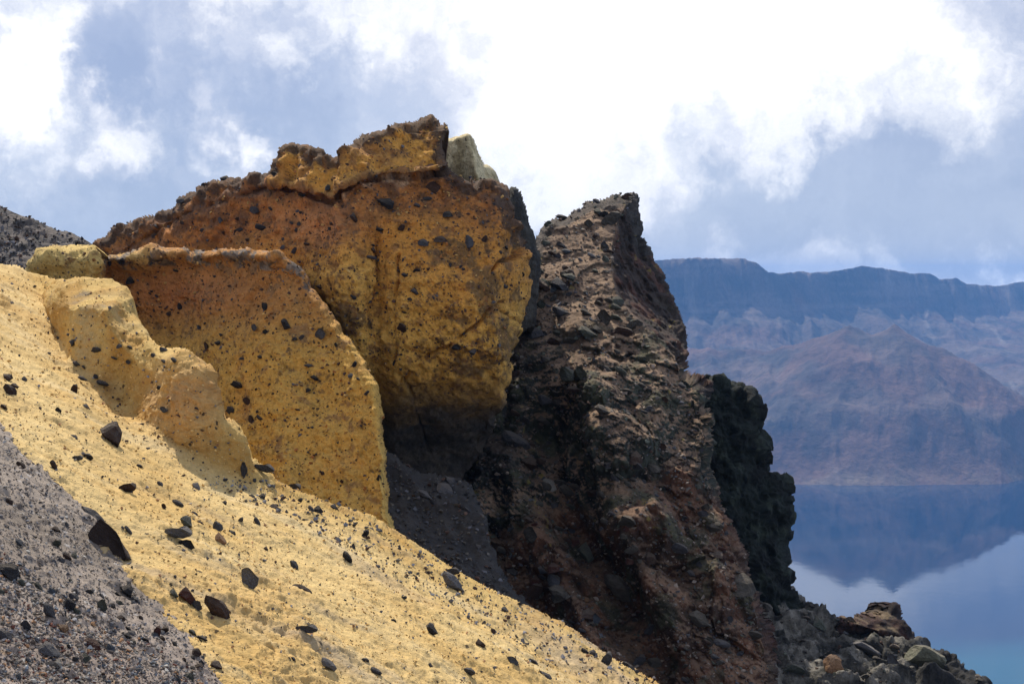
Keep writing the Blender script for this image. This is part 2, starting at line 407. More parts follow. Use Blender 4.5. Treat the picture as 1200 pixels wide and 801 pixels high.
def slope_col(p, px, py, d, h, n):
    c = lerp(c3(.66, .475, .20), c3(.58, .375, .125), sst(fbm(p, 2.2, 4, off=2), -.25, .45))
    zn = sst(fbm(p, 3.5, 3, off=37), -.15, .35); c = lerp(c, lerp(c3(.56, .35, .115), c3(.46, .265, .075), sst(fbm(p, .4, 4, off=43), -.2, .2)), zn * sst(520 - px, 0, 160) * .55)
    sk = fbm(p * np.array([.18, 1, .35]), .7, 5, gain=.6, off=33); c = lerp(c, c3(.50, .32, .11), sst(sk, .08, .4) * .5); c = lerp(c, c3(.66, .52, .28), sst(-sk, .08, .4) * .5)
    bank = sst(bank_base(px) - py, -8, 22) * (px > 30)
    c = lerp(c, lerp(c3(.56, .38, .125), c3(.44, .25, .06), sst(fbm(p, 1.0, 3, off=30), -.2, .3)), bank * .85)
    org = np.exp(-((px - 222) / 40) ** 2 - ((py - 470) / 45) ** 2); c = lerp(c, c3(.52, .27, .10), org * .7)
    g = sst(fbm(p * np.array([.3, 1, .5]), 1.1, 4, off=11), .08, .42) * (.25 + .5 * sst(py, 560, 740) * sst(560 - px, 0, 220)); c = lerp(c, c3(.34, .29, .23), g * .75)
    low = sst(px - 560, 0, 130); c = lerp(c, c3(.42, .33, .22), low * sst(fbm(p, 1.3, 4, off=21), -.3, .3) * .7)
    crust = sst(fbm(p, .8, 4, off=41), .10, .35) * np.exp(-((px - 108) / 40) ** 2 - ((py - 350) / 12) ** 2); c = lerp(c, c3(.20, .17, .13), crust * .9)
    return c
LS = landform('yellow_slope', YCREST, [(930, 900), (-90, 900)], slope_depth, slope_disp, slope_col, 'slope', sp=1.15, rnd=(16, 1.5), skirt=(.25, 1, -1.3), thick=9, shrink=0, jagamp=.8, seed=3)
tag(LS.o, 'sunlit yellow ash slope falling to the right', kind='structure')

# --- grey scree sheet over the lower left of the slope
def scree_depth(px, py):
    d = line_dist(SEDGE, px, py)
    return plane_depth(px, py) * (1.004 - .022 * sst(d, 0, 55))
def scree_disp(p, px, py, d):
    h = .16 * fbm(p, 3, 3, off=51) + .06 * fbm(p, .6, 4, off=55) + .05 * fbm(p * np.array([.3, 1, .5]), .7, 3, off=57)
    F1, F2, cid = worley(p, .16, off=7); h += .05 * np.clip(.5 - F1, 0, 1) * (cid > .5) * 2
    F1, F2, cid = worley(p, .42, off=17); h += .10 * np.clip(.42 - F1, 0, 1) * (cid > .72) * 2
    return h * np.clip(d / 10 + .2, 0, 1) + .02
def scree_col(p, px, py, d, h, n):
    F1, F2, cid = worley(p, .12, off=27)
    c = lerp(c3(.215, .176, .138), c3(.30, .248, .198), sst(fbm(p, 1.6, 4, off=61), -.3, .3))
    low = sst(py - .35 * px, 600, 760)
    c = lerp(c, c3(.27, .215, .18), low * .6)
    c = lerp(c, c3(.09, .09, .095), (cid > .78) * sst(.5 - F1, 0, .25) * .8)
    c = lerp(c, c3(.42, .40, .38), (cid < .10) * sst(.5 - F1, 0, .25) * .7)
    c = lerp(c, c3(.36, .25, .15), ((cid > .45) & (cid < .5)) * sst(.5 - F1, 0, .25) * low * .8)
    return c
LC = landform('grey_scree', SEDGE, [(350, 900), (-70, 900)], scree_depth, scree_disp, scree_col, 'scree', sp=1.1, rnd=(4, .1), skirt=(0, .4, -1), thick=1.2, shrink=0, jagamp=3.5, seed=5)
tag(LC.o, 'grey gravel scree covering the lower left slope', kind='structure')

# --- tuff colours and relief shared by the bluffs
def tuff_relief(p, k=1.0, off=0):
    h = .55 * fbm(p, 4.2, 3, off=off) + .22 * fbm(p * np.array([1, 1, 1.5]), 1.3, 4, off=off + 5) + .13 * fbm(p, .5, 4, gain=.6, off=off + 9) + .06 * fbm(p, .14, 2, gain=.6, off=off + 12)
    F1, F2, cid = worley(p, .38, off=off + 1); h += .06 * np.clip(.45 - F1, 0, 1) * (cid > .7) * 2 - .07 * np.clip(.4 - F1, 0, 1) * (cid < .16) * 2
    bh, be, bi = blocks(p, 1.5, off=off + 2); h += .22 * bh * be
    bh, be, bi = blocks(p, .55, off=off + 4); h += .08 * bh * be
    return h * k
def groove(px, py, pts, w, depth_):
    S = np.stack([px, py, 0 * px], 1)
    x = px + 5 * fbm(S, 30, 3, off=1.5); y = py + 5 * fbm(S, 30, 3, off=8.5)
    return -depth_ * np.exp(-(line_dist(pts, x, y) / (w * .8)) ** 2) * sst(fbm(S, 22, 2, off=4.4), -.45, .25)

# --- middle ridge of tuff (fin in front of the bluff)
CTOP = [(18, 340), (32, 304), (42, 291), (60, 287), (112, 286), (119, 300), (136, 296), (158, 290), (178, 285), (200, 290), (216, 288), (224, 295), (240, 292), (268, 289), (296, 292), (326, 291),
        (334, 299), (346, 306), (356, 318), (366, 336), (384, 362), (400, 384), (416, 402), (430, 428), (440, 452), (447, 482), (452, 520), (454, 560), (457, 596), (470, 640)]
def c_depth(px, py):
    y = 41.5 + (450 - px) * .018 + np.maximum(0, 620 - py) * .013
    y = y + 1.5 * np.exp(-((px - 190) / 60) ** 2 - ((py - 380) / 50) ** 2) - .8 * np.exp(-((px - 320) / 40) ** 2)
    y = y - 2.2 * sst(122 - px, -6, 10) - .9 * np.exp(-(py - interp([(120, 302), (220, 292), (330, 296), (460, 300)], px)) ** 2 / 16 ** 2)
    return y
def c_disp(p, px, py, d):
    h = tuff_relief(p, .8, 70) + groove(px, py, [(236, 355), (238, 400), (234, 450)], 2.2, .18) + groove(px, py, [(200, 372), (210, 350), (232, 352)], 2, .15)
    rimr = np.exp(-((py - interp([(120, 300), (230, 296), (330, 300), (460, 460)], px)) / 18) ** 2)
    F1, F2, cid = worley(p, .55, off=71); h += rimr * .28 * np.clip(.6 - F1, 0, 1)
    return h * np.clip(d / 9 + .15, 0, 1)
def c_col(p, px, py, d, h, n):
    t = sst(py + 18 * fbm(p, 2, 3, off=74), 330, 440)
    c = lerp(c3(.36, .17, .048), c3(.50, .30, .07), t)
    c = lerp(c, c3(.52, .36, .105), sst(py, 470, 600) * .6)
    red = np.exp(-((px - 215) / 70) ** 2 - ((py - 345) / 26) ** 2); c = lerp(c, c3(.42, .17, .07), red * .65)
    c = lerp(c, c3(.52, .38, .13), sst(126 - px, 0, 12) * .9)
    c = lerp(c, c3(.56, .40, .15), np.exp(-((px - 160) / 34) ** 2 - ((py - 302) / 9) ** 2) * .8)
    st = sst(fbm(p, .7, 6, gain=.65, off=77), -.02, .10) * np.exp(-((py - interp([(120, 305), (200, 300), (330, 302), (360, 330)], px)) / 15) ** 2) * (px > 118)
    c = lerp(c, lerp(c3(.20, .165, .13), c3(.085, .072, .06), sst(fbm(p, .2, 3, off=78), -.2, .2)), sst(st, .35, .55) * .95)
    st2 = sst(fbm(p, .6, 5, gain=.62, off=79), .16, .3); c = lerp(c, c3(.22, .13, .06), st2 * .75)
    pk = sst(fbm(p, .16, 3, gain=.6, off=84) + .5 * fbm(p, 1.5, 3, off=85), .34, .46); c = lerp(c, c3(.12, .075, .04), pk * .75)
    c = c * 1.1
    c = lerp(c, c3(.55, .30, .08), sst(fbm(p, 1.4, 4, off=81), .12, .4) * .6 * sst(py, 360, 420))
    return c
LM = landform('tuff_ridge', CTOP, [(300, 640), (18, 480)], c_depth, c_disp, c_col, 'tuff', rnd=(8, 1.5), thick=6, seed=8, jagamp=1.7)
tag(LM.o, 'lower yellow tuff fin with grey crusted crest in front of the tall bluff', 'rock ridge')

# --- the tall bluff
ETOP = [(60, 330), (96, 298), (118, 277), (140, 264), (158, 257), (176, 252), (200, 242), (224, 226), (246, 214), (262, 209), (284, 209), (300, 204), (318, 202), (324, 188), (336, 177), (338, 172),
        (352, 170), (362, 174), (378, 174), (382, 180), (392, 182), (402, 176), (416, 163), (434, 157), (456, 149), (480, 147), (494, 140), (504, 134), (514, 136), (522, 143), (522, 156), (518, 170),
        (519, 182), (525, 192), (536, 202), (556, 208), (578, 212), (598, 222), (602, 238), (604, 254), (610, 272), (616, 284), (619, 304), (623, 326), (622, 346), (614, 372), (606, 400), (600, 432),
        (594, 462), (582, 500), (560, 536), (546, 556), (530, 580)]
LEDGE = [(140, 296), (200, 262), (250, 238), (300, 225), (330, 220), (360, 226), (388, 236), (404, 222), (430, 210), (462, 206), (480, 208), (500, 204), (528, 198), (560, 214)]
def e_depth(px, py):
    y = np.where(px < 404, 48 + (404 - px) * .036, 48 + (px - 404) * .004)
    y = y + np.maximum(0, 330 - py) * .012
    y = y + .9 * np.exp(-((px - 440) / 16) ** 2) * sst(py, 250, 310)              # scooped channel right of the prow
    y = y - .9 * np.exp(-((px - 560) / 50) ** 2 - ((py - 350) / 80) ** 2)
    y = y + sst(py, 405, 540) * 4.2 + sst(py, 470, 560) * 1.5                         # undercut foot
    led = interp(LEDGE, px); y = y - .75 * sst(led - py, -2, 6) * sst(560 - px, 0, 30) * (.25 + .75 * sst(px, 290, 345)) + np.clip(led - py, 0, 80) * .014
    y = y + 2.6 * sst(px, 575, 622) ** 2
    y = y + .9 * np.exp(-((px - 400) / 22) ** 2) * sst(py, 330, 390)
    return y
def e_disp(p, px, py, d):
    low = sst(py, 420, 470)
    h = tuff_relief(p, 1.0, 90) * (1 - .15 * low)
    h += groove(px, py, LEDGE, 3.0, .6) * (1 + .6 * fbm(p, 1.2, 2, off=92)) * (.4 + .6 * sst(px, 290, 345))
    bh, be, bi = blocks(p, .8, off=93); h += .3 * bh * be * sst(interp(LEDGE, px) + 25 - py, 0, 35)
    h += groove(px, py, [(392, 182), (398, 225), (404, 262)], 3, .25) + groove(px, py, [(468, 300), (462, 345), (461, 400), (459, 440)], 1.8, .35)
    h += groove(px, py, [(463, 440), (480, 456), (490, 490), (502, 530)], 1.6, .22) + groove(px, py, [(470, 450), (498, 425), (540, 395), (570, 372), (590, 358), (600, 352)], 2.2, .3)
    h += groove(px, py, [(570, 318), (588, 306), (606, 302), (616, 290)], 2.5, .4) + groove(px, py, [(590, 360), (604, 372), (616, 380)], 2, .3)
    rim = np.clip(1 - d / 26, 0, 1) * (py < 300); F1, F2, cid = worley(p, .7, off=95); h += rim * .35 * np.clip(.6 - F1, 0, 1)
    bh, be, bi = blocks(p, .55, off=96); h += .4 * bh * be * rim
    rough = sst(interp(LEDGE, px) + 40 - py, 0, 40); F1, F2, cid = worley(p, .45, off=97); h += .12 * rough * np.clip(.55 - F1, 0, 1)
    return h * np.clip(d / 9 + .15, 0, 1)
def e_col(p, px, py, d, h, n):
    nz = fbm(p, 2.2, 4, off=101)
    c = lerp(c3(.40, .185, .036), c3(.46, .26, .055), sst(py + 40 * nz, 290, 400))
    c = lerp(c, c3(.50, .30, .07), np.exp(-((px - 420) / 45) ** 2) * sst(py, 280, 330) * .7)
    led = interp(LEDGE, px)
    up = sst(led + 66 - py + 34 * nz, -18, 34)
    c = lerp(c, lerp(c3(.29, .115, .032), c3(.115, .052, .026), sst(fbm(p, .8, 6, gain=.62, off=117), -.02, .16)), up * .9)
    c = lerp(c, c3(.45, .20, .07), np.exp(-((px - 365) / 45) ** 2 - ((py - 262) / 22) ** 2) * .8)
    cap = sst(led - 2 - py, 0, 5) * (px > 322); c = lerp(c, lerp(c3(.45, .23, .045), c3(.30, .15, .04), sst(fbm(p, .9, 4, off=103), -.1, .25)), cap * .9)
    dl = np.exp(-(line_dist(LEDGE, px, py) / 7) ** 2) * sst(fbm(p, 1.2, 3, off=105), -.35, .1); c = lerp(c, c3(.12, .075, .05), dl * .8)
    pl = np.exp(-((line_dist([(404, 228), (440, 214), (478, 212)], px, py)) / 6) ** 2) * sst(fbm(p, .5, 3, off=106), -.1, .2); c = lerp(c, c3(.52, .36, .22), pl * .8)
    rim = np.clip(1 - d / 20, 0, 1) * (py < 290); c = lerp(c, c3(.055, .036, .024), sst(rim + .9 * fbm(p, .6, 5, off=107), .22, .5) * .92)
    c = lerp(c, c3(.09, .065, .05), sst(fbm(p, .7, 5, off=109), .0, .22) * sst(px, 545, 600) * sst(275 - py, 0, 50) * .9)
    st = np.zeros(len(px))
    for (x, y, rx, ry, k) in ((572, 345, 26, 40, 1), (596, 400, 20, 40, .9), (540, 372, 26, 26, .7), (410, 375, 20, 30, 1.05), (388, 356, 14, 18, .7), (530, 300, 40, 26, .55), (596, 300, 22, 30, .6), (470, 330, 18, 30, .3), (560, 430, 50, 22, .7), (610, 345, 14, 30, .6)):
        st = np.maximum(st, k * np.exp(-((px - x) / rx) ** 2 - ((py - y) / ry) ** 2))
    st = sst(st + .75 * fbm(p, .75, 5, off=111), .42, .72); c = lerp(c, c3(.105, .066, .03), np.clip(st * (.55 + 1.4 * sst(fbm(p, .22, 4, off=112), -.2, .2)), 0, 1) * .85)
    st2 = sst(fbm(p, .42, 5, gain=.62, off=113), .12, .26); c = lerp(c, c3(.17, .085, .035), st2 * .75)
    pk = sst(fbm(p, .16, 3, gain=.6, off=118) + .5 * fbm(p, 1.5, 3, off=119), .28, .42); c = lerp(c, c3(.10, .06, .035), pk * .8)
    c = c * 1.32
    gy = sst(py + 30 * fbm(p, 1.6, 6, gain=.62, off=115) + (px - 520) * .06, 428, 500); c = lerp(c, lerp(c3(.085, .072, .057), c3(.05, .045, .04), sst(fbm(p, .7, 5, off=116), -.2, .2)), gy)  # shade at the foot put into the colour as a soft dark grey
    return c
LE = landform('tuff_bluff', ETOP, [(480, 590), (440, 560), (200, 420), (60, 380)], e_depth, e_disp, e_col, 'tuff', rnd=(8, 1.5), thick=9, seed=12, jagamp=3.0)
tag(LE.o, 'tall ochre tuff bluff with rust cap and foot painted dark for shade, highest crag', 'rock bluff')

# --- pale spire and dark fin behind the bluff
def simple_disp(k, off): return lambda p, px, py, d: tuff_relief(p, k, off) * np.clip(d / 4 + .3, 0, 1)
LF = landform('pale_spire', [(510, 200), (516, 172), (524, 163), (538, 160), (550, 157), (556, 163), (561, 178), (567, 192), (578, 198), (586, 212), (592, 222), (604, 236), (614, 262)], [(600, 300), (520, 280)],
              lambda px, py: 56 + np.where(px > 547 + (py - 158) * .25, (px - 547 - (py - 158) * .25) * .14, (547 + (py - 158) * .25 - px) * .05), simple_disp(.5, 130),
              lambda p, px, py, d, h, n: lerp(lerp(c3(.62, .52, .30), c3(.44, .35, .18), sst(fbm(p, .8, 4, off=131), 0, .3)), c3(.14, .12, .08), sst(px, 570, 592) * .8), 'tuff', rnd=(5, 1.4), thick=4, seed=21)
tag(LF.o, 'pale yellow pointed spire peeping out behind the bluff top', 'rock spire')
LG = landform('dark_fin', [(584, 250), (592, 228), (600, 219), (608, 219), (613, 230), (618, 248), (622, 262), (631, 284), (634, 300), (632, 330), (626, 380)], [(600, 400), (580, 330)],
              lambda px, py: 58 + (px - 600) * .03, simple_disp(.7, 140),
              lambda p, px, py, d, h, n: lerp(c3(.06, .056, .046), c3(.032, .03, .027), sst(fbm(p, .9, 4, off=141), -.1, .3)), 'crag', rnd=(8, 2.0), thick=4, seed=22)
tag(LG.o, 'narrow dark grey fin wedged between the bluff and the dark pinnacle', 'rock fin')

# --- grey shoulder at the upper left
LK = landform('grey_shoulder', [(-80, 205), (-30, 226), (0, 241), (22, 251), (48, 262), (70, 272), (82, 276), (98, 283), (125, 300)], [(125, 345), (-80, 345)],
              lambda px, py: 55 + (345 - py) * .06 + (px + 80) * .01,
              lambda p, px, py, d: (.4 * fbm(p, 3, 4, off=150) + .12 * fbm(p, .5, 4, off=152) + .22 * np.clip(.5 - worley(p, .6, off=5)[0], 0, 1)) * np.clip(d / 4 + .4, 0, 1),
              lambda p, px, py, d, h, n: lerp(lerp(c3(.17, .145, .125), c3(.10, .09, .085), sst(fbm(p, 1.2, 4, off=153), -.2, .3)), c3(.05, .05, .05), sst(fbm(p, .6, 4, off=154), .05, .3) * .8), 'crag', rnd=(6, 1.5), thick=14, shrink=.1, seed=23)
tag(LK.o, 'grey rubble shoulder at the upper left edge', 'rock slope')

# --- dark pinnacle
HTOP = [(560, 420), (596, 372), (612, 330), (622, 298), (632, 268), (648, 256), (664, 250), (682, 238), (696, 232), (712, 228), (730, 226), (747, 225), (751, 232), (749, 246), (753, 262), (753, 276), (762, 290), (768, 306),
        (776, 320), (786, 342), (798, 364), (806, 388), (809, 410), (808, 432), (822, 440), (834, 456), (838, 486), (836, 520), (838, 545), (848, 576), (866, 620), (880, 660), (894, 696), (906, 730), (912, 770), (914, 810), (918, 860)]
ARETE = [(225, 742), (260, 724), (300, 716), (340, 722), (372, 744), (400, 772), (430, 806), (470, 836), (860, 930)]
def h_depth(px, py):
    y = interp([(200, 72), (225, 70), (320, 63.5), (450, 57), (600, 53.5), (801, 49.5), (900, 47.5)], py)
    ar = interp(ARETE, py)
    y = y + np.maximum(0, px - ar) * .14
    y = y + .012 * np.maximum(0, 680 - px)
    y = y - 1.6 * np.exp(-((px - interp([(430, 700), (520, 715), (620, 735), (801, 800)], py)) / 40) ** 2) * sst(py, 400, 480)
    y = y + 1.7 * np.exp(-((px - interp([(430, 640), (560, 650), (640, 690), (801, 790)], py)) / 26) ** 2) * sst(py, 420, 520)
    y = y - 1.2 * np.exp(-((px - interp([(430, 590), (560, 600), (640, 640), (801, 720)], py)) / 26) ** 2) * sst(py, 500, 560)
    for (x, yy, rx, ry, k) in ((710, 528, 46, 34, 1.3), (640, 470, 30, 30, 1.0), (690, 440, 36, 28, 1.0), (770, 480, 26, 40, .9), (800, 560, 26, 50, 1.0), (680, 380, 26, 14, .8), (830, 690, 30, 60, 1.3), (770, 610, 30, 30, .9), (662, 326, 14, 9, .5)):
        y = y - .75 * k * np.exp(-((px - x) / rx) ** 2 - ((py - yy) / ry) ** 2)
    return y
def h_disp(p, px, py, d):
    low = sst(py, 360, 440)
    h = .9 * fbm(p, 4, 3, off=160) * (.4 + .6 * low) + .32 * fbm(p, 1.6, 5, off=163) * (.5 + .6 * low) + .20 * fbm(p, .6, 5, gain=.6, off=166) + .05 * fbm(p, .14, 2, off=168)
    wp = p + .3 * np.stack([fbm(p, 1.2, 3, off=170), fbm(p, 1.2, 3, off=171), fbm(p, 1.2, 3, off=172)], 1)
    for size, amp, o in ((3.1, 1.15, 1), (1.25, .55, 2), (.5, .17, 3), (.24, .05, 4)):
        bh, be, bi = blocks(wp, size, off=o * 7.7); h += amp * (bh * (.35 + .65 * be) + .25 * be - .1) * ((.25 + .8 * low) if size > .6 else .6 + .4 * low)
    rf = sst(px - interp(ARETE, py), -4, 10); h += rf * (.4 * fbm(p * np.array([1, 1, .5]), 1.1, 5, gain=.6, off=175, ridged=True) + .5 * np.prod(blocks(p, 1.3, off=31)[:2], 0) + .25 * np.prod(blocks(p, .5, off=33)[:2], 0))
    return (h - .25) * np.clip(d / 9 + .12, 0, 1)
def h_col(p, px, py, d, h, n):
    grav = lerp(c3(.28, .190, .122), c3(.18, .122, .080), sst(fbm(p, 1.1, 4, off=180), -.3, .3))
    rock = lerp(c3(.066, .074, .056), c3(.020, .021, .019), sst(fbm(p, 1.4, 4, off=182), -.3, .3))
    red = lerp(c3(.15, .066, .036), c3(.055, .028, .018), sst(fbm(p, 1.6, 4, off=184), -.3, .3))
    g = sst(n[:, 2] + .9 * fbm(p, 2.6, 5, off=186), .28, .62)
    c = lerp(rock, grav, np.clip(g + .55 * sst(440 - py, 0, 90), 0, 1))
    rr = sst(fbm(p, 3.2, 4, off=188) + 1.1 * sst(py + .35 * (px - 700), 500, 690) - .35, .05, .45); c = lerp(c, lerp(red, grav, g * .45), rr * .85)
    ft_shade = sst(px - interp(ARETE, py), -3, 6); c = lerp(c, lerp(c3(.032, .025, .023), c3(.085, .038, .026), sst(fbm(p, 1.8, 4, off=190), 0, .35)), ft_shade * .9)  # shade of the right face painted into its colour, with redder patches
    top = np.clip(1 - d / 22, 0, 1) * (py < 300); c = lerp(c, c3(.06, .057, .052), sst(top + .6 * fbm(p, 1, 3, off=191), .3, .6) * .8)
    gul_shade = sst(612 + .0 * py - px, -22, 16) * (py < 560); c = lerp(c, c3(.05, .047, .044), gul_shade * .7)  # bluff's shade on the gully side painted in as dark grey
    ol = sst(fbm(p, 1.7, 5, off=195), .10, .32) * sst(py, 330, 420); c = lerp(c, lerp(c3(.085, .092, .055), c3(.045, .05, .034), sst(fbm(p, .5, 4, off=196), -.2, .2)), ol * .8)
    lich = sst(fbm(p, .5, 3, off=193), .42, .5); c = lerp(c, c3(.30, .24, .05), lich * .5 * (py < 640))
    return c
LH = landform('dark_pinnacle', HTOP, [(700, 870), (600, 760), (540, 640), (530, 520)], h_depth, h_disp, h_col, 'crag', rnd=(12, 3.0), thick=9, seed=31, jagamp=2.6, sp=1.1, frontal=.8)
tag(LH.o, 'dark jagged lava pinnacle with gravelly flank right of the yellow bluff', 'rock pinnacle')

# --- ash fan in the shaded gully
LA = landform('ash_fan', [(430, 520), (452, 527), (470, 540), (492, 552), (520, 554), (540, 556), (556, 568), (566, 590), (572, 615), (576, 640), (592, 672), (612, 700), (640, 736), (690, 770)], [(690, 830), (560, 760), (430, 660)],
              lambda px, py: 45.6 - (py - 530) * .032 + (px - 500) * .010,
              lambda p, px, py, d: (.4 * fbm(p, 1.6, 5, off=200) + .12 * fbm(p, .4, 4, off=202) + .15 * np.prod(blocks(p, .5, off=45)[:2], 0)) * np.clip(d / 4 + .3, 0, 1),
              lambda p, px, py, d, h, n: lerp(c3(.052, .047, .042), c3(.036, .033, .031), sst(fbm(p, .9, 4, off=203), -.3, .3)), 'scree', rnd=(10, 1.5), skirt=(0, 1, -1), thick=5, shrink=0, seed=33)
tag(LA.o, 'dark grey ash fan in the shaded gully', kind='structure')

# --- black cliff behind the pinnacle
LI = landform('black_cliff', [(806, 470), (812, 446), (822, 438), (832, 444), (842, 437), (852, 441), (856, 449), (868, 450), (880, 458), (887, 470), (887, 486), (880, 500), (884, 514), (896, 520), (898, 536), (906, 552), (920, 566), (926, 584), (927, 610), (922, 640), (924, 668), (928, 690), (938, 712), (952, 760), (970, 830)],
              [(970, 870), (840, 870), (800, 560)],
              lambda px, py: 70 - (py - 440) * .016 + np.maximum(0, px - 880) * .02,
              lambda p, px, py, d: (.9 * fbm(p, 3.5, 4, off=210) + .5 * fbm(p * np.array([1, 1, .45]), 1.6, 5, gain=.6, off=212, ridged=True) + .9 * np.prod(blocks(p, 2.4, off=9)[:2], 0) + .5 * np.prod(blocks(p, 1.0, off=19)[:2], 0) + .35 * np.prod(blocks(p, .45, off=29)[:2], 0) + .4 * fbm(p, .8, 5, gain=.62, off=213)) * np.clip(d / 9 + .2, 0, 1),
              lambda p, px, py, d, h, n: lerp(lerp(c3(.024, .030, .025), c3(.012, .013, .012), sst(fbm(p, 1.4, 4, off=215), -.2, .3)), c3(.05, .062, .046), sst(fbm(p, 1.0, 4, off=217), .1, .4) * .8), 'crag', rnd=(10, 2.4), thick=6, seed=35, jagamp=3.4, frontal=.6, sp=1.0)
tag(LI.o, 'black green cliff standing behind the right edge of the pinnacle', 'rock cliff')

# --- low rubble ridge above the lake
LJ = landform('rubble_ridge', [(900, 700), (920, 690), (928, 688), (938, 700), (948, 706), (958, 713), (972, 720), (984, 724), (1000, 730), (1030, 742), (1060, 752), (1076, 752), (1090, 760), (1108, 764), (1124, 772), (1134, 782), (1150, 792), (1160, 802), (1190, 824), (1230, 850)],
              [(1230, 900), (880, 900), (880, 740)],
              lambda px, py: 68 - (py - 700) * .085 + (px - 920) * .008,
              lambda p, px, py, d: (.5 * fbm(p, 3, 4, off=220) + .25 * fbm(p, .9, 4, off=222, ridged=True) + 1.1 * np.prod(blocks(p, 1.9, off=11)[:2], 0) + .5 * np.prod(blocks(p, .7, off=13)[:2], 0) + .2 * np.prod(blocks(p, .3, off=15)[:2], 0)) * np.clip(d / 9 + .12, 0, 1),
              lambda p, px, py, d, h, n: lerp(lerp(c3(.20, .185, .155), c3(.04, .039, .035), sst(fbm(p, 1.0, 4, off=223), -.25, .25)), c3(.028, .027, .026), sst(px + 14 * fbm(p, 1, 2, off=225), 1062, 1085) * .9), 'crag', rnd=(9, 2.4), thick=7, skirt=(.2, 1, -.7), shrink=.05, seed=37, jagamp=2.2)  # right end darkened: its shade is put into the colour
tag(LJ.o, 'low grey rubble ridge above the lake at lower right', 'rock ridge')

LB = landform('red_block', [(978, 738), (986, 728), (1000, 724), (1012, 726), (1026, 720), (1036, 717), (1042, 712), (1047, 709), (1052, 710), (1057, 717), (1059, 728), (1068, 736), (1074, 742), (1077, 752), (1070, 762)], [(1050, 764), (1010, 752)],
              lambda px, py: 64.5 + (px - 985) * .008 + np.abs(py - (726 + .28 * (px - 985))) * .05,
              lambda p, px, py, d: (.35 * fbm(p, 1.6, 4, off=230) + .5 * np.prod(blocks(p, 1.1, off=41)[:2], 0) + .2 * np.prod(blocks(p, .4, off=43)[:2], 0)) * np.clip(d / 6 + .25, 0, 1),
              lambda p, px, py, d, h, n: lerp(lerp(c3(.062, .034, .027), c3(.024, .018, .017), sst(fbm(p, .9, 4, off=231), -.2, .25)), c3(.20, .15, .09), sst(n[:, 2], .55, .8) * sst(fbm(p, .6, 3, off=232), -.1, .3) * .7), 'crag', rnd=(6, 1.4), thick=3, seed=38, jagamp=1.6, frontal=.6)
tag(LB.o, 'dark red brown block with a knobbed top on the low ridge above the lake', 'boulder')

# ------------------------------------------------------------------ far crater wall, lake
LAKE_Z, SHORE = -400.0, 3100.0
fpx = np.concatenate([np.arange(-1500, 700, 25), np.arange(700, 1240, 1.6), np.arange(1240, 3000, 25)])
trow = np.concatenate([np.linspace(1.12, .16, 240), np.linspace(.157, -.03, 62), np.linspace(-.05, -.30, 12)])
rD0 = interp([(-1500, 4300), (700, 4500), (900, 4900), (1100, 5700), (1200, 6200), (1500, 6500), (3000, 6000)], fpx)
sh0 = interp([(-1500, 2600), (700, 3000), (900, 3110), (1140, 3120), (1175, 3140), (1210, 3240), (1280, 3600), (1500, 3700), (3000, 3000)], fpx)
FX = np.repeat(fpx[None], len(trow), 0); FY = rD0[None] - trow[:, None] * (rD0 - sh0)[None]
U = (FX - CX) / F_PX; XX = U * FY
P2 = np.stack([XX.ravel(), FY.ravel(), np.zeros(FX.size)], 1); pxf, yf, xf = FX.ravel(), FY.ravel(), XX.ravel()
warpx = 160 * fbm(P2, 900, 4, off=300)
RIDGE_PY = [(-1500, 318), (200, 330), (700, 318), (775, 304), (800, 302), (872, 302), (886, 308), (900, 320), (950, 319), (985, 316), (1010, 311), (1050, 318), (1090, 320), (1100, 326), (1120, 326), (1132, 334), (1165, 334), (1200, 330), (1300, 328), (1700, 322), (3000, 322)]
rD = interp([(-1500, 4300), (700, 4500), (900, 4900), (1100, 5700), (1200, 6200), (1500, 6500), (3000, 6000)], pxf) + 120 * fbm(P2 * np.array([1, .15, 1]), 500, 3, off=301) + 150 * fbm(P2 * np.array([1, .05, 1]), 330, 5, gain=.6, off=307, ridged=True)
rpy = interp(RIDGE_PY, pxf) + 4.5 * fbm(np.stack([pxf, 0 * pxf, 0 * pxf], 1), 34, 5, gain=.6, off=306)
rH = -(rpy - 330.0) / F_PX * rD - LAKE_Z
shore = interp([(-1500, 2600), (700, 3000), (900, 3110), (1140, 3120), (1175, 3140), (1210, 3240), (1280, 3600), (1500, 3700), (3000, 3000)], pxf) + 50 * fbm(P2, 260, 4, off=302)
t = np.clip((rD - yf) / (rD - shore), -1, 1.4)
back = np.clip(1 + t * 2.0, .2, 1)
prof = np.where(t < 0, back, interp([(0, 1), (.02, .985), (.045, .86), (.075, .68), (.12, .58), (.25, .40), (.5, .20), (.8, .07), (1, 0), (1.4, -.1)], t))
gl = fbm(np.stack([(xf + warpx) * 1.0, yf * .16, 0 * xf], 1), 210, 5, off=303, ridged=True)
gl2 = fbm(np.stack([(xf + warpx), yf * .45, 0 * xf], 1), 90, 4, off=304, ridged=True)
env = np.clip(t * 6, 0, 1) * np.clip((1 - t) * 5, 0, 1)
z = rH * prof + env * (30 * gl + 14 * gl2 + 46 * fbm(np.stack([(xf + warpx), yf * .25, 0 * xf], 1), 420, 3, off=308, ridged=True)) + 10 * fbm(P2, 60, 4, off=305) * np.clip(t * 12, .15, 1) * np.clip((1 - t) * 8, 0, 1)
wx = xf + 26 * fbm(P2, 120, 4, off=360); wy = yf + 40 * fbm(P2, 150, 4, off=361)
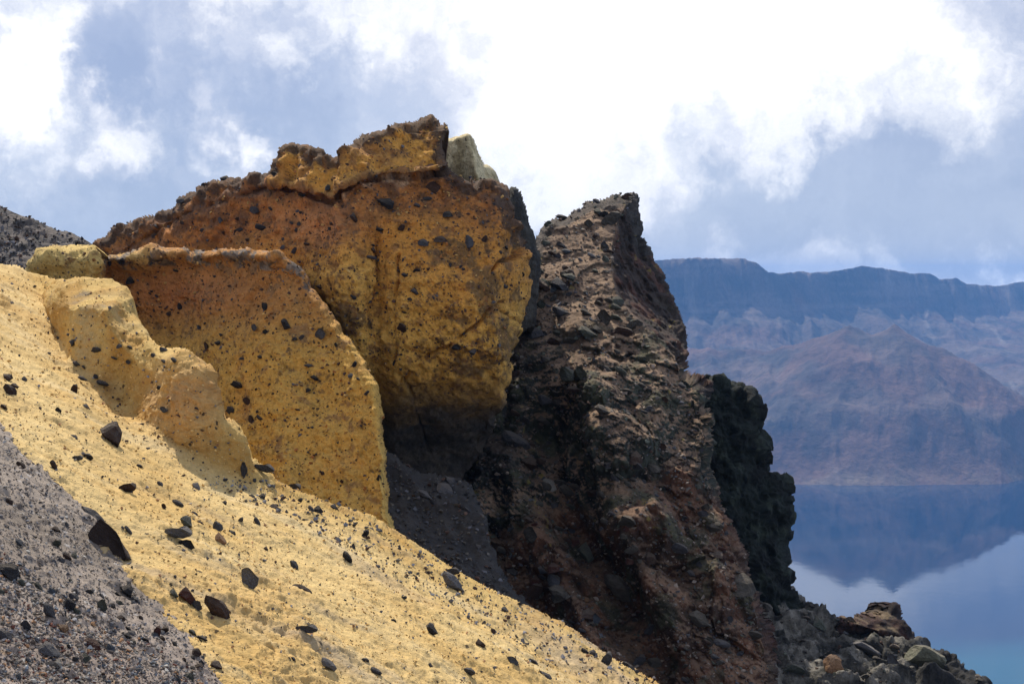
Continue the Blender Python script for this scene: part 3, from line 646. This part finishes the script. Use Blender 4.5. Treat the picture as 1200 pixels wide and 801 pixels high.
def spur(pts, slope):
    """a crest line falling through the given (x, y, height) points, with straight flanks"""
    best = np.full(len(xf), -1e3)
    for (xa, ya, za), (xb, yb, zb) in zip(pts[:-1], pts[1:]):
        vx, vy = xb - xa, yb - ya; q = np.clip(((wx - xa) * vx + (wy - ya) * vy) / (vx * vx + vy * vy), 0, 1)
        best = np.maximum(best, za + (zb - za) * q - slope * np.hypot(wx - xa - q * vx, wy - ya - q * vy))
    return best
hh = np.full(len(xf), -1e3)
for pts_, sl_ in (([(868, 3660, 302), (900, 3480, 205), (925, 3300, 112), (935, 3120, 20)], .78), ([(868, 3660, 302), (960, 3560, 190), (1040, 3400, 95), (1085, 3230, 20)], .80),
                  ([(868, 3660, 302), (820, 3450, 180), (800, 3280, 95), (790, 3100, 15)], .75), ([(868, 3660, 302), (820, 3690, 278), (772, 3690, 300), (700, 3500, 195), (660, 3300, 100), (640, 3110, 15)], .72),
                  ([(772, 3690, 300), (690, 3760, 262), (600, 3800, 235), (470, 3850, 230), (300, 3900, 240)], .50), ([(600, 3800, 235), (560, 3500, 150), (530, 3150, 20)], .62), ([(470, 3850, 230), (430, 3500, 140), (400, 3100, 15)], .60),
                  ([(868, 3660, 302), (900, 3850, 240), (960, 4100, 200)], .62), ([(925, 3300, 112), (980, 3200, 60), (1010, 3110, 15)], .7)):
    hh = -smin(-hh, -spur(pts_, sl_), 10)
rgh = np.clip((296 - hh) / 60, .25, 1)
hh = hh + rgh * (9 * fbm(P2, 110, 6, gain=.62, off=362) + 11 * fbm(P2 * np.array([1, .45, 1]), 70, 4, off=363, ridged=True)) - 3
z = -smin(-z, -hh, 14)
lim = np.clip((yf - shore + 15) / 250, 0, 1) ** .9
hh = hh + np.clip((300 - hh) / 90, 0, 1) * (16 * gl + 14 * gl2) - 8; z = -smin(-z, -hh, 16)
z = z * lim + (lim - 1) * 30
z = np.where(yf < shore - 40, -30, z)
P2[:, 2] = z + LAKE_Z
n0, n1 = FX.shape; ii = np.arange(n0 * n1).reshape(n0, n1)
fq = np.stack([ii[:-1, :-1].ravel(), ii[:-1, 1:].ravel(), ii[1:, 1:].ravel(), ii[1:, :-1].ravel()], 1)
PG = P2.reshape(n0, n1, 3); nf = np.cross(np.gradient(PG, axis=1), np.gradient(PG, axis=0)).reshape(-1, 3); nf /= np.linalg.norm(nf, axis=1)[:, None] + 1e-9
steep = 1 - np.abs(nf[:, 2])
fc = lerp(c3(.125, .09, .075), c3(.06, .05, .047), sst(fbm(P2, 200, 5, gain=.6, off=350), -.2, .2))
fc = lerp(fc, c3(.135, .068, .05), sst(fbm(P2, 200, 6, gain=.6, off=351) + .22 * (hh > z - 30), .05, .35) * .55)
fc = lerp(fc, c3(.045, .042, .042), sst(steep, .20, .42) * .5 * sst(z, 10, 60) * sst(fbm(P2, 110, 5, gain=.6, off=357), -.35, .15))
band = sst(fbm(np.stack([xf * .05, yf * .05, z], 1), 26, 3, off=355), 0, .3) * sst(t, .0, .02) * sst(.16 - t, 0, .05); fc = lerp(fc, c3(.17, .13, .11), band * .6)
streak = sst(fbm(np.stack([(xf + warpx), yf * .1, 0 * xf], 1), 60, 4, off=352), .16, .42); fc = lerp(fc, c3(.24, .20, .17), streak * .65 * np.clip((1 - t) * 2, 0.2, 1))
pale = sst(fbm(P2, 150, 5, gain=.6, off=358), .12, .36) * np.exp(-((z - 140) / 70) ** 2) + .5 * np.exp(-((z - 8) / 12) ** 2)
fc = lerp(fc, c3(.24, .195, .135), np.clip(pale * sst(fbm(P2, 70, 4, off=353), -.15, .3), 0, 1) * .75)
tag(link('mountains', mesh_np('mountains', P2, fq, None, fc), 'far'), 'hazy far crater wall and brown hill across the lake', kind='structure')

m, b = new_mat('lake_water')
pos = b.add('ShaderNodeNewGeometry').outputs['Position']
sx = b.add('ShaderNodeSeparateXYZ', {0: pos})
shal = b.step(b.m('ADD', sx.outputs[1], b.m('MULTIPLY', b.m('SUBTRACT', b.noise(pos, .004, 4), .5), 400)), 1880, 1650)
wc = b.mix(shal, (.001, .022, .070), (.007, .085, .13))
wv = b.noise(b.v('MULTIPLY', pos, (1, .6, 1)), .05, 4, .6)
bp = b.add('ShaderNodeBump', {'Height': wv, 'Strength': .14, 'Distance': .6})
patch = b.step(b.noise(b.v('MULTIPLY', pos, (.5, 1.3, 1)), .0022, 4, .5), .42, .62)
p = b.add('ShaderNodeBsdfPrincipled', {'Base Color': wc, 'Roughness': b.m('ADD', b.m('MULTIPLY', patch, .035), .012), 'IOR': 1.333, 'Normal': bp.outputs[0]})
b.l.new(p.outputs[0], b.add('ShaderNodeOutputMaterial').inputs[0]); M['lake'] = m
lx = np.linspace(-9000, 12000, 22); ly = np.linspace(100, 9400, 16); LX, LY = np.meshgrid(lx, ly)
ii = np.arange(LX.size).reshape(LX.shape)
tag(link('lake', mesh_np('lake', np.stack([LX.ravel(), LY.ravel(), np.full(LX.size, LAKE_Z)], 1), np.stack([ii[:-1, :-1].ravel(), ii[:-1, 1:].ravel(), ii[1:, 1:].ravel(), ii[1:, :-1].ravel()], 1)), 'lake'), 'deep blue crater lake mirroring the clouds', kind='structure')

# ------------------------------------------------------------------ stones
def stone_mesh(seed, sub=2, planes=13, rough=.05):
    r = np.random.RandomState(seed); bm = bmesh.new(); bmesh.ops.create_icosphere(bm, subdivisions=sub, radius=1)
    v = np.array([x.co[:] for x in bm.verts])
    for _ in range(planes):
        n = r.normal(size=3); n /= np.linalg.norm(n); o = r.uniform(.28, .72)
        v = v - n * np.maximum(0, v @ n - o)[:, None]
    v *= 1 + rough * fbm(v + seed * 3.1, .6, 3)[:, None]
    v /= np.abs(v).max(0)
    for x, c in zip(bm.verts, v): x.co = c
    me = bpy.data.meshes.new('stone'); bm.to_mesh(me); bm.free()
    return me
_proto = {}
def proto(var, mat, sub=2):
    k = (var, mat, sub)
    if k not in _proto:
        me = stone_mesh(100 + var, sub, planes=13 if sub == 2 else 16, rough=.06 if sub == 2 else .30); me.materials.append(M[mat]); _proto[k] = me
    return _proto[k]
SR = random.Random(5)
def put_stone(name, L, px, py, w, h, mat, sink=.33, parent=None, var=None, sub=2, tilt=None, flat=.8):
    k = surf(L, px, py)
    if k is None: return None
    p = Vector(L.q[k].tolist()); n = Vector(L.n[k].tolist()) * .5 + Vector(L.base[k].tolist()) * .5
    s = p.y / F_PX
    me = proto(SR.randrange(9) if var is None else var, mat, sub)
    o = bpy.data.objects.new(name, me); COL.objects.link(o)
    if parent is None: w, h = w * 1.15, h * 1.2
    sx, sz = w * s * .5, h * s * .5
    sy = min(sx, sz) * flat + max(sx, sz) * .25
    rot = Matrix.Rotation(R((SR.uniform(16, 36) if (parent is None and w > 1.2 * h) else SR.uniform(-12, 12)) if tilt is None else tilt), 4, 'Y') @ Matrix.Rotation(SR.uniform(-.3, .3), 4, 'Z')
    c = p + n.normalized() * (min(sx, sy, sz) * (1 - 2 * sink))
    if parent is not None:
        o.parent = parent; c = c - Vector(parent.location)
    o.matrix_basis = Matrix.Translation(c) @ rot @ Matrix.Diagonal((sx, sy, sz, 1))
    return o

# --- stones bedded in the rock faces: parts of those faces
BLUFF = [(452, 240, 26, 18), (509, 221, 24, 15), (413, 256, 12, 17), (310, 268, 19, 12), (551, 286, 11, 18), (568, 280, 8, 12), (495, 288, 15, 10), (516, 283, 19, 9), (446, 268, 13, 9), (470, 268, 10, 9), (524, 250, 14, 9),
         (485, 341, 13, 11), (487, 240, 11, 8), (429, 292, 9, 9), (345, 313, 12, 10), (385, 220, 9, 8), (346, 295, 8, 10), (361, 287, 11, 5), (384, 336, 9, 6), (414, 346, 10, 9), (500, 232, 13, 6), (329, 207, 8, 6), (488, 318, 10, 6),
         (475, 324, 9, 8), (465, 317, 7, 7), (599, 336, 9, 8), (611, 322, 7, 6), (595, 289, 7, 6), (356, 230, 11, 7), (470, 382, 13, 15), (535, 406, 13, 8), (553, 411, 12, 11), (459, 428, 5, 8), (544, 393, 6, 5), (260, 259, 10, 8),
         (278, 255, 10, 6), (300, 246, 15, 10), (278, 268, 11, 6), (187, 265, 7, 7), (182, 277, 9, 6), (427, 303, 14, 7), (437, 328, 4, 6), (509, 349, 5, 5), (480, 350, 7, 4), (474, 366, 8, 4), (264, 210, 13, 10), (214, 236, 12, 8), (240, 222, 9, 6), (320, 246, 8, 6),
         (344, 262, 7, 6), (352, 262, 6, 5), (348, 268, 7, 7), (420, 212, 5, 6), (440, 204, 5, 4), (392, 262, 7, 5), (334, 290, 8, 6), (312, 298, 9, 5), (290, 280, 6, 5), (240, 270, 8, 6), (220, 262, 7, 5)]
MIDR = [(336, 384, 15, 18), (376, 391, 13, 14), (366, 440, 15, 9), (362, 428, 15, 6), (314, 361, 9, 11), (305, 386, 10, 9), (316, 391, 9, 6), (415, 428, 7, 9), (413, 441, 9, 6), (431, 462, 7, 8), (360, 456, 7, 6), (443, 558, 7, 12), (401, 564, 6, 5),
        (379, 555, 6, 5), (304, 488, 8, 7), (353, 397, 8, 7), (212, 359, 8, 9), (248, 409, 9, 12), (262, 404, 9, 7), (282, 451, 18, 12), (271, 479, 13, 14), (292, 470, 17, 10), (297, 493, 8, 12), (154, 328, 11, 11), (143, 308, 9, 7), (128, 309, 7, 9),
        (202, 368, 8, 5), (186, 346, 6, 6), (236, 385, 5, 6), (290, 422, 10, 4), (310, 420, 8, 5), (260, 363, 7, 4), (179, 340, 8, 4), (307, 492, 8, 6), (345, 398, 7, 5), (394, 404, 6, 6), (422, 446, 6, 5), (349, 479, 8, 3), (367, 502, 5, 4), (425, 500, 5, 4), (206, 318, 8, 5), (252, 324, 7, 4)]
r = random.Random(3)
for (x, y, w, h) in BLUFF: put_stone('embedded_stone', LE, x, y, w, h, r.choice(['black', 'black', 'charcoal', 'charcoal', 'brown']), sink=.34, parent=LE.o)
for (x, y, w, h) in MIDR: put_stone('embedded_stone', LM, x, y, w, h, r.choice(['black', 'black', 'charcoal', 'brown']), sink=.34, parent=LM.o)
HUMP = [(85, 401, 10, 11), (113, 409, 13, 10), (140, 405, 9, 6), (153, 408, 9, 5), (153, 424, 9, 6), (178, 415, 7, 6), (98, 444, 14, 7), (91, 429, 10, 10), (99, 430, 8, 6), (121, 449, 17, 9), (192, 409, 10, 6), (192, 424, 9, 6), (211, 426, 10, 9), (187, 454, 8, 8), (200, 481, 18, 8), (69, 396, 6, 6), (134, 419, 9, 4), (112, 441, 7, 6)]
for (x, y, w, h) in HUMP: put_stone('embedded_stone', LS, x, y, w, h, r.choice(['black', 'charcoal', 'charcoal']), sink=.3, parent=LS.o)
PIN = [(665, 295, 14, 10, 'blue'), (658, 287, 12, 10, 'charcoal'), (694, 299, 12, 8, 'grey'), (666, 326, 20, 13, 'green'), (722, 352, 18, 12, 'green'), (636, 335, 16, 14, 'green'), (683, 440, 20, 18, 'green'), (723, 361, 14, 12, 'green'), (680, 304, 7, 6, 'grey'), (648, 339, 10, 9, 'blue'),
       (659, 369, 22, 16, 'charcoal'), (634, 318, 9, 9, 'green'), (653, 388, 11, 9, 'green'), (637, 392, 12, 9, 'charcoal'), (663, 698, 15, 10, 'pale'), (697, 723, 20, 15, 'blue'), (600, 670, 19, 13, 'charcoal'), (685, 644, 26, 24, 'green'), (643, 572, 18, 20, 'pale'), (600, 619, 11, 8, 'blue'),
       (728, 684, 38, 34, 'rubble'), (660, 255, 18, 10, 'charcoal'), (700, 235, 14, 8, 'charcoal'), (735, 230, 16, 10, 'brown'), (705, 252, 14, 10, 'black'), (690, 700, 9, 7, 'tan'), (682, 738, 10, 8, 'charcoal'), (637, 676, 14, 10, 'charcoal'), (660, 640, 12, 10, 'brown')]
for (x, y, w, h, mt) in PIN: put_stone('embedded_stone', LH, x, y, w, h, mt, sink=.32, parent=LH.o, sub=2 if w < 22 else 3)
cnt = 0
while cnt < 255:
    x, y = r.uniform(590, 905), r.uniform(245, 800)
    if x > interp(ARETE, y) - 2 and y < 470: continue
    k = surf(LH, x, y)
    if k is None or abs(LH.px[k] - x) > 3: continue
    w = min(40, 7 + r.expovariate(1 / 6.0)); put_stone('embedded_stone', LH, x, y, w, w * r.uniform(.6, .95), r.choice(['rubble', 'rubble', 'green', 'charcoal', 'brown'] if y < 600 else ['rubble', 'brown', 'charcoal', 'red', 'rubble']), sink=.3, parent=LH.o); cnt += 1
for (x, y, w, h, mt, lab) in ((498, 584, 20, 9, 'charcoal', 'flat dark stone lowest left of the cluster on the shaded ash fan'), (521, 575, 22, 12, 'charcoal', 'largest dark stone of the cluster on the shaded ash fan'), (528, 562, 14, 11, 'charcoal', 'dark stone topmost right of the cluster on the ash fan'),
        (512, 566, 10, 7, 'charcoal', 'small dark stone topmost left of the cluster on the ash fan'), (575, 693, 14, 11, 'charcoal', 'dark stone at the bottom of the shaded ash fan'), (545, 600, 10, 6, 'charcoal', 'small dark stone right of the cluster on the ash fan'),
        (506, 590, 9, 6, 'black', 'small black stone below the cluster on the shaded ash fan'), (560, 640, 8, 6, 'charcoal', 'tiny dark stone halfway down the shaded ash fan')):
    tag(put_stone('stone', LA, x, y, w, h, mt), lab, 'stone', 'stones in the shaded gully')

# --- loose stones with a look of their own
NEAR = {'slope': [(9, 462, 'flat dark stone at the left edge'), (124, 518, 'brown upright lump'), (147, 575, 'brown rounded stone'), (111, 606, 'long smooth stone'), (202, 634, 'cluster of three stones'), (252, 640, 'tan and brown stone'), (287, 688, 'upright grey stone'),
                  (251, 723, 'large brown boulder'), (230, 569, 'grey stone below the knob'), (305, 551, 'wide dark crest stone'), (387, 599, 'crest stones by the fin foot'), (352, 752, 'flat charcoal stone'), (350, 698, 'thin brown slab'), (526, 691, 'pale topped slab'),
                  (505, 745, 'black upright stone'), (599, 782, 'flat bluish slab'), (383, 784, 'half sunk grey stone'), (706, 782, 'upright stone at the crest end'), (403, 658, 'black angular stone mid slope'), (228, 465, 'crumbly yellow knob')],
        'scree': [(148, 693, 'black upright stone'), (81, 709, 'black block'), (120, 712, 'grey green rounded stone'), (55, 724, 'charcoal angular block'), (8, 673, 'black slab at the left edge'), (184, 744, 'dark red upright stone'), (104, 757, 'flat reddish slab'), (52, 762, 'long grey slab'),
                  (72, 739, 'orange tan stone'), (125, 639, 'largest black boulder'), (60, 570, 'row of stones on the scree edge'), (230, 750, 'black stone at the lower scree edge'), (252, 788, 'brown stone at the bottom scree edge'), (60, 783, 'pale pinkish stone'), (213, 704, 'reddish block')]}
_used = set()
def near_label(where, x, y, w, h, mt):
    shape = 'upright' if h > w * 1.1 else 'flat' if h < w * .62 else 'blocky'
    col = {'black': 'black', 'charcoal': 'charcoal', 'brown': 'brown', 'grey': 'grey', 'green': 'greenish', 'blue': 'bluish'}[mt]
    for hx, hy, nm in sorted(NEAR[where], key=lambda a: (a[0] - x) ** 2 + (a[1] - y) ** 2)[:4]:
        dx, dy = x - hx, y - hy; d = math.hypot(dx, dy)
        side = ('right of' if dx > 0 else 'left of') if abs(dx) > 2 * abs(dy) else ('below' if dy > 0 else 'above') if abs(dy) > 2 * abs(dx) else ('below right of' if dx > 0 else 'below left of') if dy > 0 else ('above right of' if dx > 0 else 'above left of')
        for far in (('just ', '') if d < 30 else ('', 'some way ') if d < 70 else ('far ',)):
            lab = 'small %s %s stone %s%s the %s' % (shape, col, far, side, nm)
            if lab not in _used: _used.add(lab); return lab
    return 'small %s stone lying loose on the %s' % (col, 'yellow slope' if where == 'slope' else 'grey scree')
BIG = [(9, 442, 13, 10, 'brown', 'brown black stone at the left edge above the grey scree, upper of two'), (9, 462, 16, 11, 'brown', 'flat dark stone at the left edge just above the grey scree'),
       (124, 518, 22, 28, 'brown', 'dark brown upright lump casting shade on the yellow slope'), (39, 559, 24, 17, 'black', 'black blocky stone first in the row along the scree edge'),
       (60, 570, 24, 18, 'charcoal', 'charcoal stone second in the row along the scree edge'), (73, 584, 22, 14, 'charcoal', 'grey rough stone third in the row along the scree edge'),
       (111, 606, 34, 18, 'charcoal', 'long smooth dark stone resting above the big black boulder'), (125, 637, 64, 30, 'scoria', 'largest black scoria boulder on the scree edge'),
       (147, 575, 19, 14, 'brown', 'brown rounded stone on yellow ash above the long smooth stone'), (202, 634, 30, 20, 'grey', 'pale grey angular stone, largest of the cluster of three'),
       (214, 624, 16, 16, 'green', 'greenish rounded stone at the back of the cluster of three'), (217, 645, 20, 11, 'black', 'black wedge stone at the front of the cluster of three'),
       (252, 640, 15, 17, 'tan', 'tan and brown stone right of the cluster of three'), (287, 688, 21, 27, 'grey', 'upright grey angular stone alone on the yellow ash'),
       (251, 723, 38, 25, 'brown', 'large dark brown boulder at the foot of the scree edge'), (213, 704, 22, 18, 'red', 'reddish brown block beside the large brown boulder'), (200, 700, 13, 13, 'green', 'small grey green block left of the reddish block'),
       (229, 716, 15, 11, 'charcoal', 'charcoal stone wedged between the reddish block and brown boulder'), (230, 569, 17, 11, 'grey', 'grey stone on yellow ash below the crumbly knob'),
       (283, 550, 13, 16, 'charcoal', 'dark upright stone at the foot of the yellow bank'), (305, 551, 23, 14, 'charcoal', 'wide dark stone on the crest beside the upright one'), (349, 565, 17, 12, 'charcoal', 'dark stone on the crest above the sandy channel'),
       (352, 752, 26, 14, 'charcoal', 'flat charcoal stone on the lower yellow slope'), (350, 698, 27, 9, 'brown', 'long thin brown slab lying on the yellow slope'), (526, 691, 29, 18, 'grey', 'large pale topped grey slab near the crest of the slope'),
       (524, 679, 15, 10, 'charcoal', 'small dark stone just behind the pale topped slab'), (505, 745, 15, 17, 'black', 'black upright stone below the pale topped slab'), (558, 759, 13, 14, 'brown', 'brown stone low on the slope right of the black one'),
       (599, 782, 20, 9, 'blue', 'flat bluish slab near the bottom of the yellow slope'), (544, 794, 15, 13, 'charcoal', 'rounded grey stone at the bottom edge of the slope'), (383, 784, 16, 16, 'grey', 'grey stone half sunk at the bottom of the yellow slope'),
       (706, 782, 14, 18, 'charcoal', 'dark upright stone near the lower end of the crest'), (733, 787, 20, 11, 'black', 'black flat stone at the lower end of the crest'), (403, 658, 12, 12, 'black', 'black angular stone in the middle of the yellow slope'),
       (387, 599, 14, 9, 'charcoal', 'dark stone on the crest before the fin foot, right one'), (369, 604, 12, 10, 'black', 'dark stone on the crest before the fin foot, left one'), (323, 597, 13, 11, 'brown', 'brown stone on the slope below the wide crest stone')]
for (x, y, w, h, mt, lab) in BIG: tag(put_stone('stone' if w < 35 else 'boulder', LS, x, y, w, h, mt, sub=3 if w > 20 else 2, sink=.3, tilt=38 if w > 60 else None), lab, 'stone' if w < 35 else 'boulder')
SCR = [(148, 693, 16, 17, 'black', 'black upright stone in the middle of the grey scree'), (81, 709, 15, 11, 'black', 'black block on the grey scree left of the green stone'), (120, 712, 15, 15, 'green', 'grey green rounded stone on the grey scree'),
       (55, 724, 21, 14, 'charcoal', 'charcoal angular block low on the grey scree'), (8, 673, 24, 17, 'black', 'black slab at the left edge of the scree'), (184, 744, 10, 14, 'red', 'dark red upright stone on the grey scree'), (104, 757, 24, 10, 'red', 'flat reddish slab on the lower scree'),
       (52, 762, 30, 12, 'grey', 'long grey slab on the lower scree'), (72, 739, 14, 11, 'tan', 'orange tan stone on the lower scree'), (3, 750, 16, 13, 'charcoal', 'charcoal stone cut by the left edge of the picture'), (28, 737, 15, 12, 'charcoal', 'dark angular stone left of the tan one on the scree'),
       (230, 750, 15, 12, 'black', 'black stone in the row at the lower scree edge'), (252, 788, 15, 13, 'brown', 'brown stone at the bottom end of the scree edge'), (60, 783, 18, 12, 'pale', 'pale pinkish stone near the bottom of the scree')]
for (x, y, w, h, mt, lab) in SCR: tag(put_stone('stone', LC, x, y, w, h, mt, sub=3 if w > 20 else 2, sink=.2), lab, 'stone')
SMALL = [(17, 455, 10, 8), (4, 474, 9, 9), (28, 443, 7, 6), (88, 456, 9, 12), (67, 485, 10, 8), (98, 480, 12, 7), (101, 536, 12, 11), (86, 515, 8, 7), (88, 540, 12, 7), (60, 551, 12, 9), (210, 585, 12, 10), (295, 584, 11, 7), (253, 621, 12, 9), (300, 615, 9, 10), (273, 621, 10, 6), (151, 620, 14, 6),
         (232, 618, 7, 6), (344, 664, 8, 12), (564, 753, 10, 6), (622, 778, 13, 8), (423, 781, 9, 9), (423, 634, 9, 10), (431, 629, 11, 7), (411, 647, 6, 9), (362, 602, 8, 7), (590, 722, 9, 8), (577, 741, 6, 6), (681, 770, 9, 8), (637, 797, 18, 7), (437, 793, 12, 10), (690, 772, 10, 8), (282, 611, 7, 6), (307, 584, 8, 9), (352, 586, 7, 6), (163, 545, 8, 7), (187, 567, 7, 6), (470, 705, 7, 5), (340, 777, 7, 6), (500, 790, 6, 6), (458, 732, 6, 5), (230, 600, 8, 6), (262, 590, 7, 6), (190, 600, 9, 6), (312, 640, 6, 5)]
for (x, y, w, h) in SMALL:
    mt = r.choice(['black', 'charcoal', 'charcoal', 'brown'])
    tag(put_stone('small_stone', LS, x, y, w, h, mt), near_label('slope', x, y, w, h, mt), 'stone', 'small stones on the yellow slope')
for i in range(70):
    x = r.uniform(0, 240); y = r.uniform(500 + x * 1.15, 800)
    w = r.uniform(7, 12); h = w * r.uniform(.5, .9); mt = r.choice(['black', 'charcoal', 'charcoal', 'grey', 'green', 'brown', 'blue'])
    tag(put_stone('small_stone', LC, x, y, w, h, mt), near_label('scree', x, y, w, h, mt), 'stone', 'small stones on the grey scree')
for (x, y, w, h, mt) in ((222, 744, 11, 10, 'green'), (239, 753, 13, 10, 'black'), (88, 648, 11, 10, 'green'), (151, 745, 10, 8, 'black'), (167, 754, 8, 10, 'black'), (150, 735, 9, 7, 'black')):
    tag(put_stone('small_stone', LC, x, y, w, h, mt), near_label('scree', x, y, w, h, mt), 'stone', 'small stones on the grey scree')
# --- blocks on the low ridge
for i in range(46):
    x = r.uniform(925, 1150); y = r.uniform(interp([(925, 696), (1000, 736), (1075, 762), (1160, 810)], x), 805)
    w = min(26, 7 + r.expovariate(1 / 5)); put_stone('embedded_stone', LJ, x, y, w, w * r.uniform(.5, .9), r.choice(['slate', 'slate', 'green', 'charcoal', 'ash', 'rubble', 'black']), sink=.25, parent=LJ.o)
for (x, y, w, h, mt, lab, tl) in ((1086, 780, 34, 38, 'lichen', 'pale greenish rounded boulder on the low ridge', 10),
        (1044, 781, 16, 22, 'grey', 'grey upright block left of the greenish boulder', 0), (1012, 762, 34, 14, 'grey', 'long grey slab lying on the low ridge', 22), (975, 796, 22, 18, 'tan', 'rusty tan block at the bottom of the low ridge', 0), (958, 738, 24, 12, 'green', 'greenish grey stone near the head of the low ridge', 30), (1195, 799, 16, 12, 'brown', 'brown stone in the lower right corner', 0)):
    tag(put_stone('boulder', LJ, x, y, w, h, mt, sub=3, sink=.15, tilt=tl, flat=1.0), lab, 'boulder')

# --- gravel nobody could count: real little stones joined into one mesh per patch
def gravel(name, L, n, smin_, smax_, cols, label, seed, keep, parent=None, sink=.2):
    rg = np.random.RandomState(seed)
    ok = np.flatnonzero(keep(L.px, L.py)); ids = rg.choice(ok, n)
    tv, tf = [], []
    for s in range(5):
        bm = bmesh.new(); q = rg.normal(size=(9, 3)); q /= np.linalg.norm(q, axis=1)[:, None]
        for c in q: bm.verts.new(c * np.array([1, .8, .7]))
        g = bmesh.ops.convex_hull(bm, input=bm.verts); bmesh.ops.triangulate(bm, faces=bm.faces); bm.verts.index_update()
        tv.append(np.array([v.co[:] for v in bm.verts])); tf.append(np.array([[v.index for v in f.verts] for f in bm.faces])); bm.free()
    V, T, C = [], [], []; base = 0
    pal = np.array([STONE[c] for c in cols])
    for i in ids:
        k = rg.randint(5); s = L.q[i, 1] / F_PX * .5 * min(smax_, smin_ + rg.exponential((smax_ - smin_) / 3.2))
        a = rg.uniform(0, 6.28); ca, sa = math.cos(a), math.sin(a); e = rg.uniform(-.6, .6); ce, se = math.cos(e), math.sin(e)
        Rm = np.array([[ca, -sa, 0], [sa, ca, 0], [0, 0, 1]]) @ np.array([[ce, 0, se], [0, 1, 0], [-se, 0, ce]])
        V.append((tv[k] * s * rg.uniform(.7, 1.25, 3)) @ Rm.T + L.q[i] + L.n[i] * s * (.6 - sink)); T.append(tf[k] + base); base += len(tv[k])
        C.append(np.repeat((pal[rg.randint(len(pal))] * rg.uniform(.7, 1.35))[None], len(tv[k]), 0))
    V = np.concatenate(V); org = L.org if parent is not None else np.array([V[:, 0].mean(), V[:, 1].mean(), V[:, 2].min()])
    me = mesh_np(name, V - org, None, np.concatenate(T), np.concatenate(C), smooth=False)
    o = link(name, me, 'pebble')
    if parent is not None: o.parent = parent
    else: o.location = Vector(org.tolist())
    tag(o, label, kind='stuff')
    return o
M['pebble'] = rock_mat('pebbles', grain=.03, speck=0, var=.4, bump=.4)
gravel('scree_gravel', LC, 7000, 1.3, 6, ['ash', 'ash', 'ash', 'slate', 'slate', 'charcoal', 'pale', 'rubble', 'grey'], 'loose grey gravel strewn over the scree', 1, lambda x, y: (x > -5) & (y < 812))
gravel('scree_gravel', LC, 2600, 2.2, 9, ['ash', 'slate', 'grey', 'tan', 'charcoal', 'pale', 'ash', 'blue', 'red', 'rubble', 'slate'], 'coarser gravel at the bottom of the scree', 2, lambda x, y: (x > -5) & (y < 812) & (y - .6 * x > 650))
gravel('slope_gravel', LS, 2600, 1.4, 6, ['black', 'charcoal', 'brown', 'charcoal', 'tan', 'grey'], 'scattered dark grit on the yellow slope', 3, lambda x, y: (x > -5) & (y < 812) & (y > 330))
gravel('slope_gravel', LS, 900, 2, 8, ['black', 'charcoal', 'brown', 'grey', 'grey', 'rubble'], 'denser grit along the lower crest of the slope', 4, lambda x, y: (y < 812) & (y > 560) & (y - .52 * x < 440))
gravel('slope_crumbs', LS, 6500, 1.2, 4.6, ['crumb', 'crumb', 'clod', 'crumb', 'clod'], 'loose yellow crumbs of ash on the slope', 14, lambda x, y: (x > -5) & (y < 812) & (y > 320))
gravel('crumbs', LE, 2500, 1.5, 6, ['clod', 'rust', 'rust', 'brown'], None, 15, lambda x, y: y < 430, parent=LE.o, sink=.35)
gravel('crumbs', LM, 2000, 1.5, 6, ['clod', 'clod', 'rust', 'brown'], None, 16, lambda x, y: y < 600, parent=LM.o, sink=.35)
gravel('grit', LE, 1500, 1.6, 6.5, ['black', 'charcoal', 'brown', 'brown'], None, 5, lambda x, y: y < 440, parent=LE.o, sink=.4)
gravel('grit', LM, 1100, 1.5, 6, ['black', 'charcoal', 'brown', 'brown'], None, 6, lambda x, y: y < 600, parent=LM.o, sink=.4)
gravel('rubble', LH, 7000, 1.5, 8, ['rubble', 'rubble', 'ash', 'green', 'charcoal', 'brown', 'slate', 'ash'], None, 7, lambda x, y: (x - interp(ARETE, y) < 4), parent=LH.o)
gravel('rubble', LJ, 900, 2, 8, ['rubble', 'rubble', 'green', 'charcoal', 'brown', 'slate'], None, 8, lambda x, y: x < 1080, parent=LJ.o)
gravel('rubble', LK, 900, 1.6, 8, ['rubble', 'grey', 'black', 'charcoal', 'brown'], None, 9, lambda x, y: x > -10, parent=LK.o)
gravel('grit', LA, 1800, 1.5, 8, ['rubble', 'rubble', 'black', 'black', 'charcoal', 'brown'], None, 10, lambda x, y: x > 0, parent=LA.o)

# ------------------------------------------------------------------ haze over the lake basin
m, b = new_mat('haze_air')
vol = b.add('ShaderNodeVolumePrincipled', {'Color': (.20, .48, 1.0, 1), 'Density': 0.92e-4, 'Anisotropy': 0.1})
b.l.new(vol.outputs[0], b.add('ShaderNodeOutputMaterial').inputs['Volume'])
x0, x1, y0, y1, z0, z1 = -9200, 12200, -700, 9600, -440, 95
hv = [(x, y, z) for z in (z0, z1) for y in (y0, y1) for x in (x0, x1)]
hme = bpy.data.meshes.new('haze'); hme.from_pydata(hv, [], [(0, 2, 3, 1), (4, 5, 7, 6), (0, 1, 5, 4), (2, 6, 7, 3), (0, 4, 6, 2), (1, 3, 7, 5)]); hme.materials.append(m)
ho = bpy.data.objects.new('haze', hme); COL.objects.link(ho); tag(ho, 'blue haze lying over the crater lake', kind='stuff')
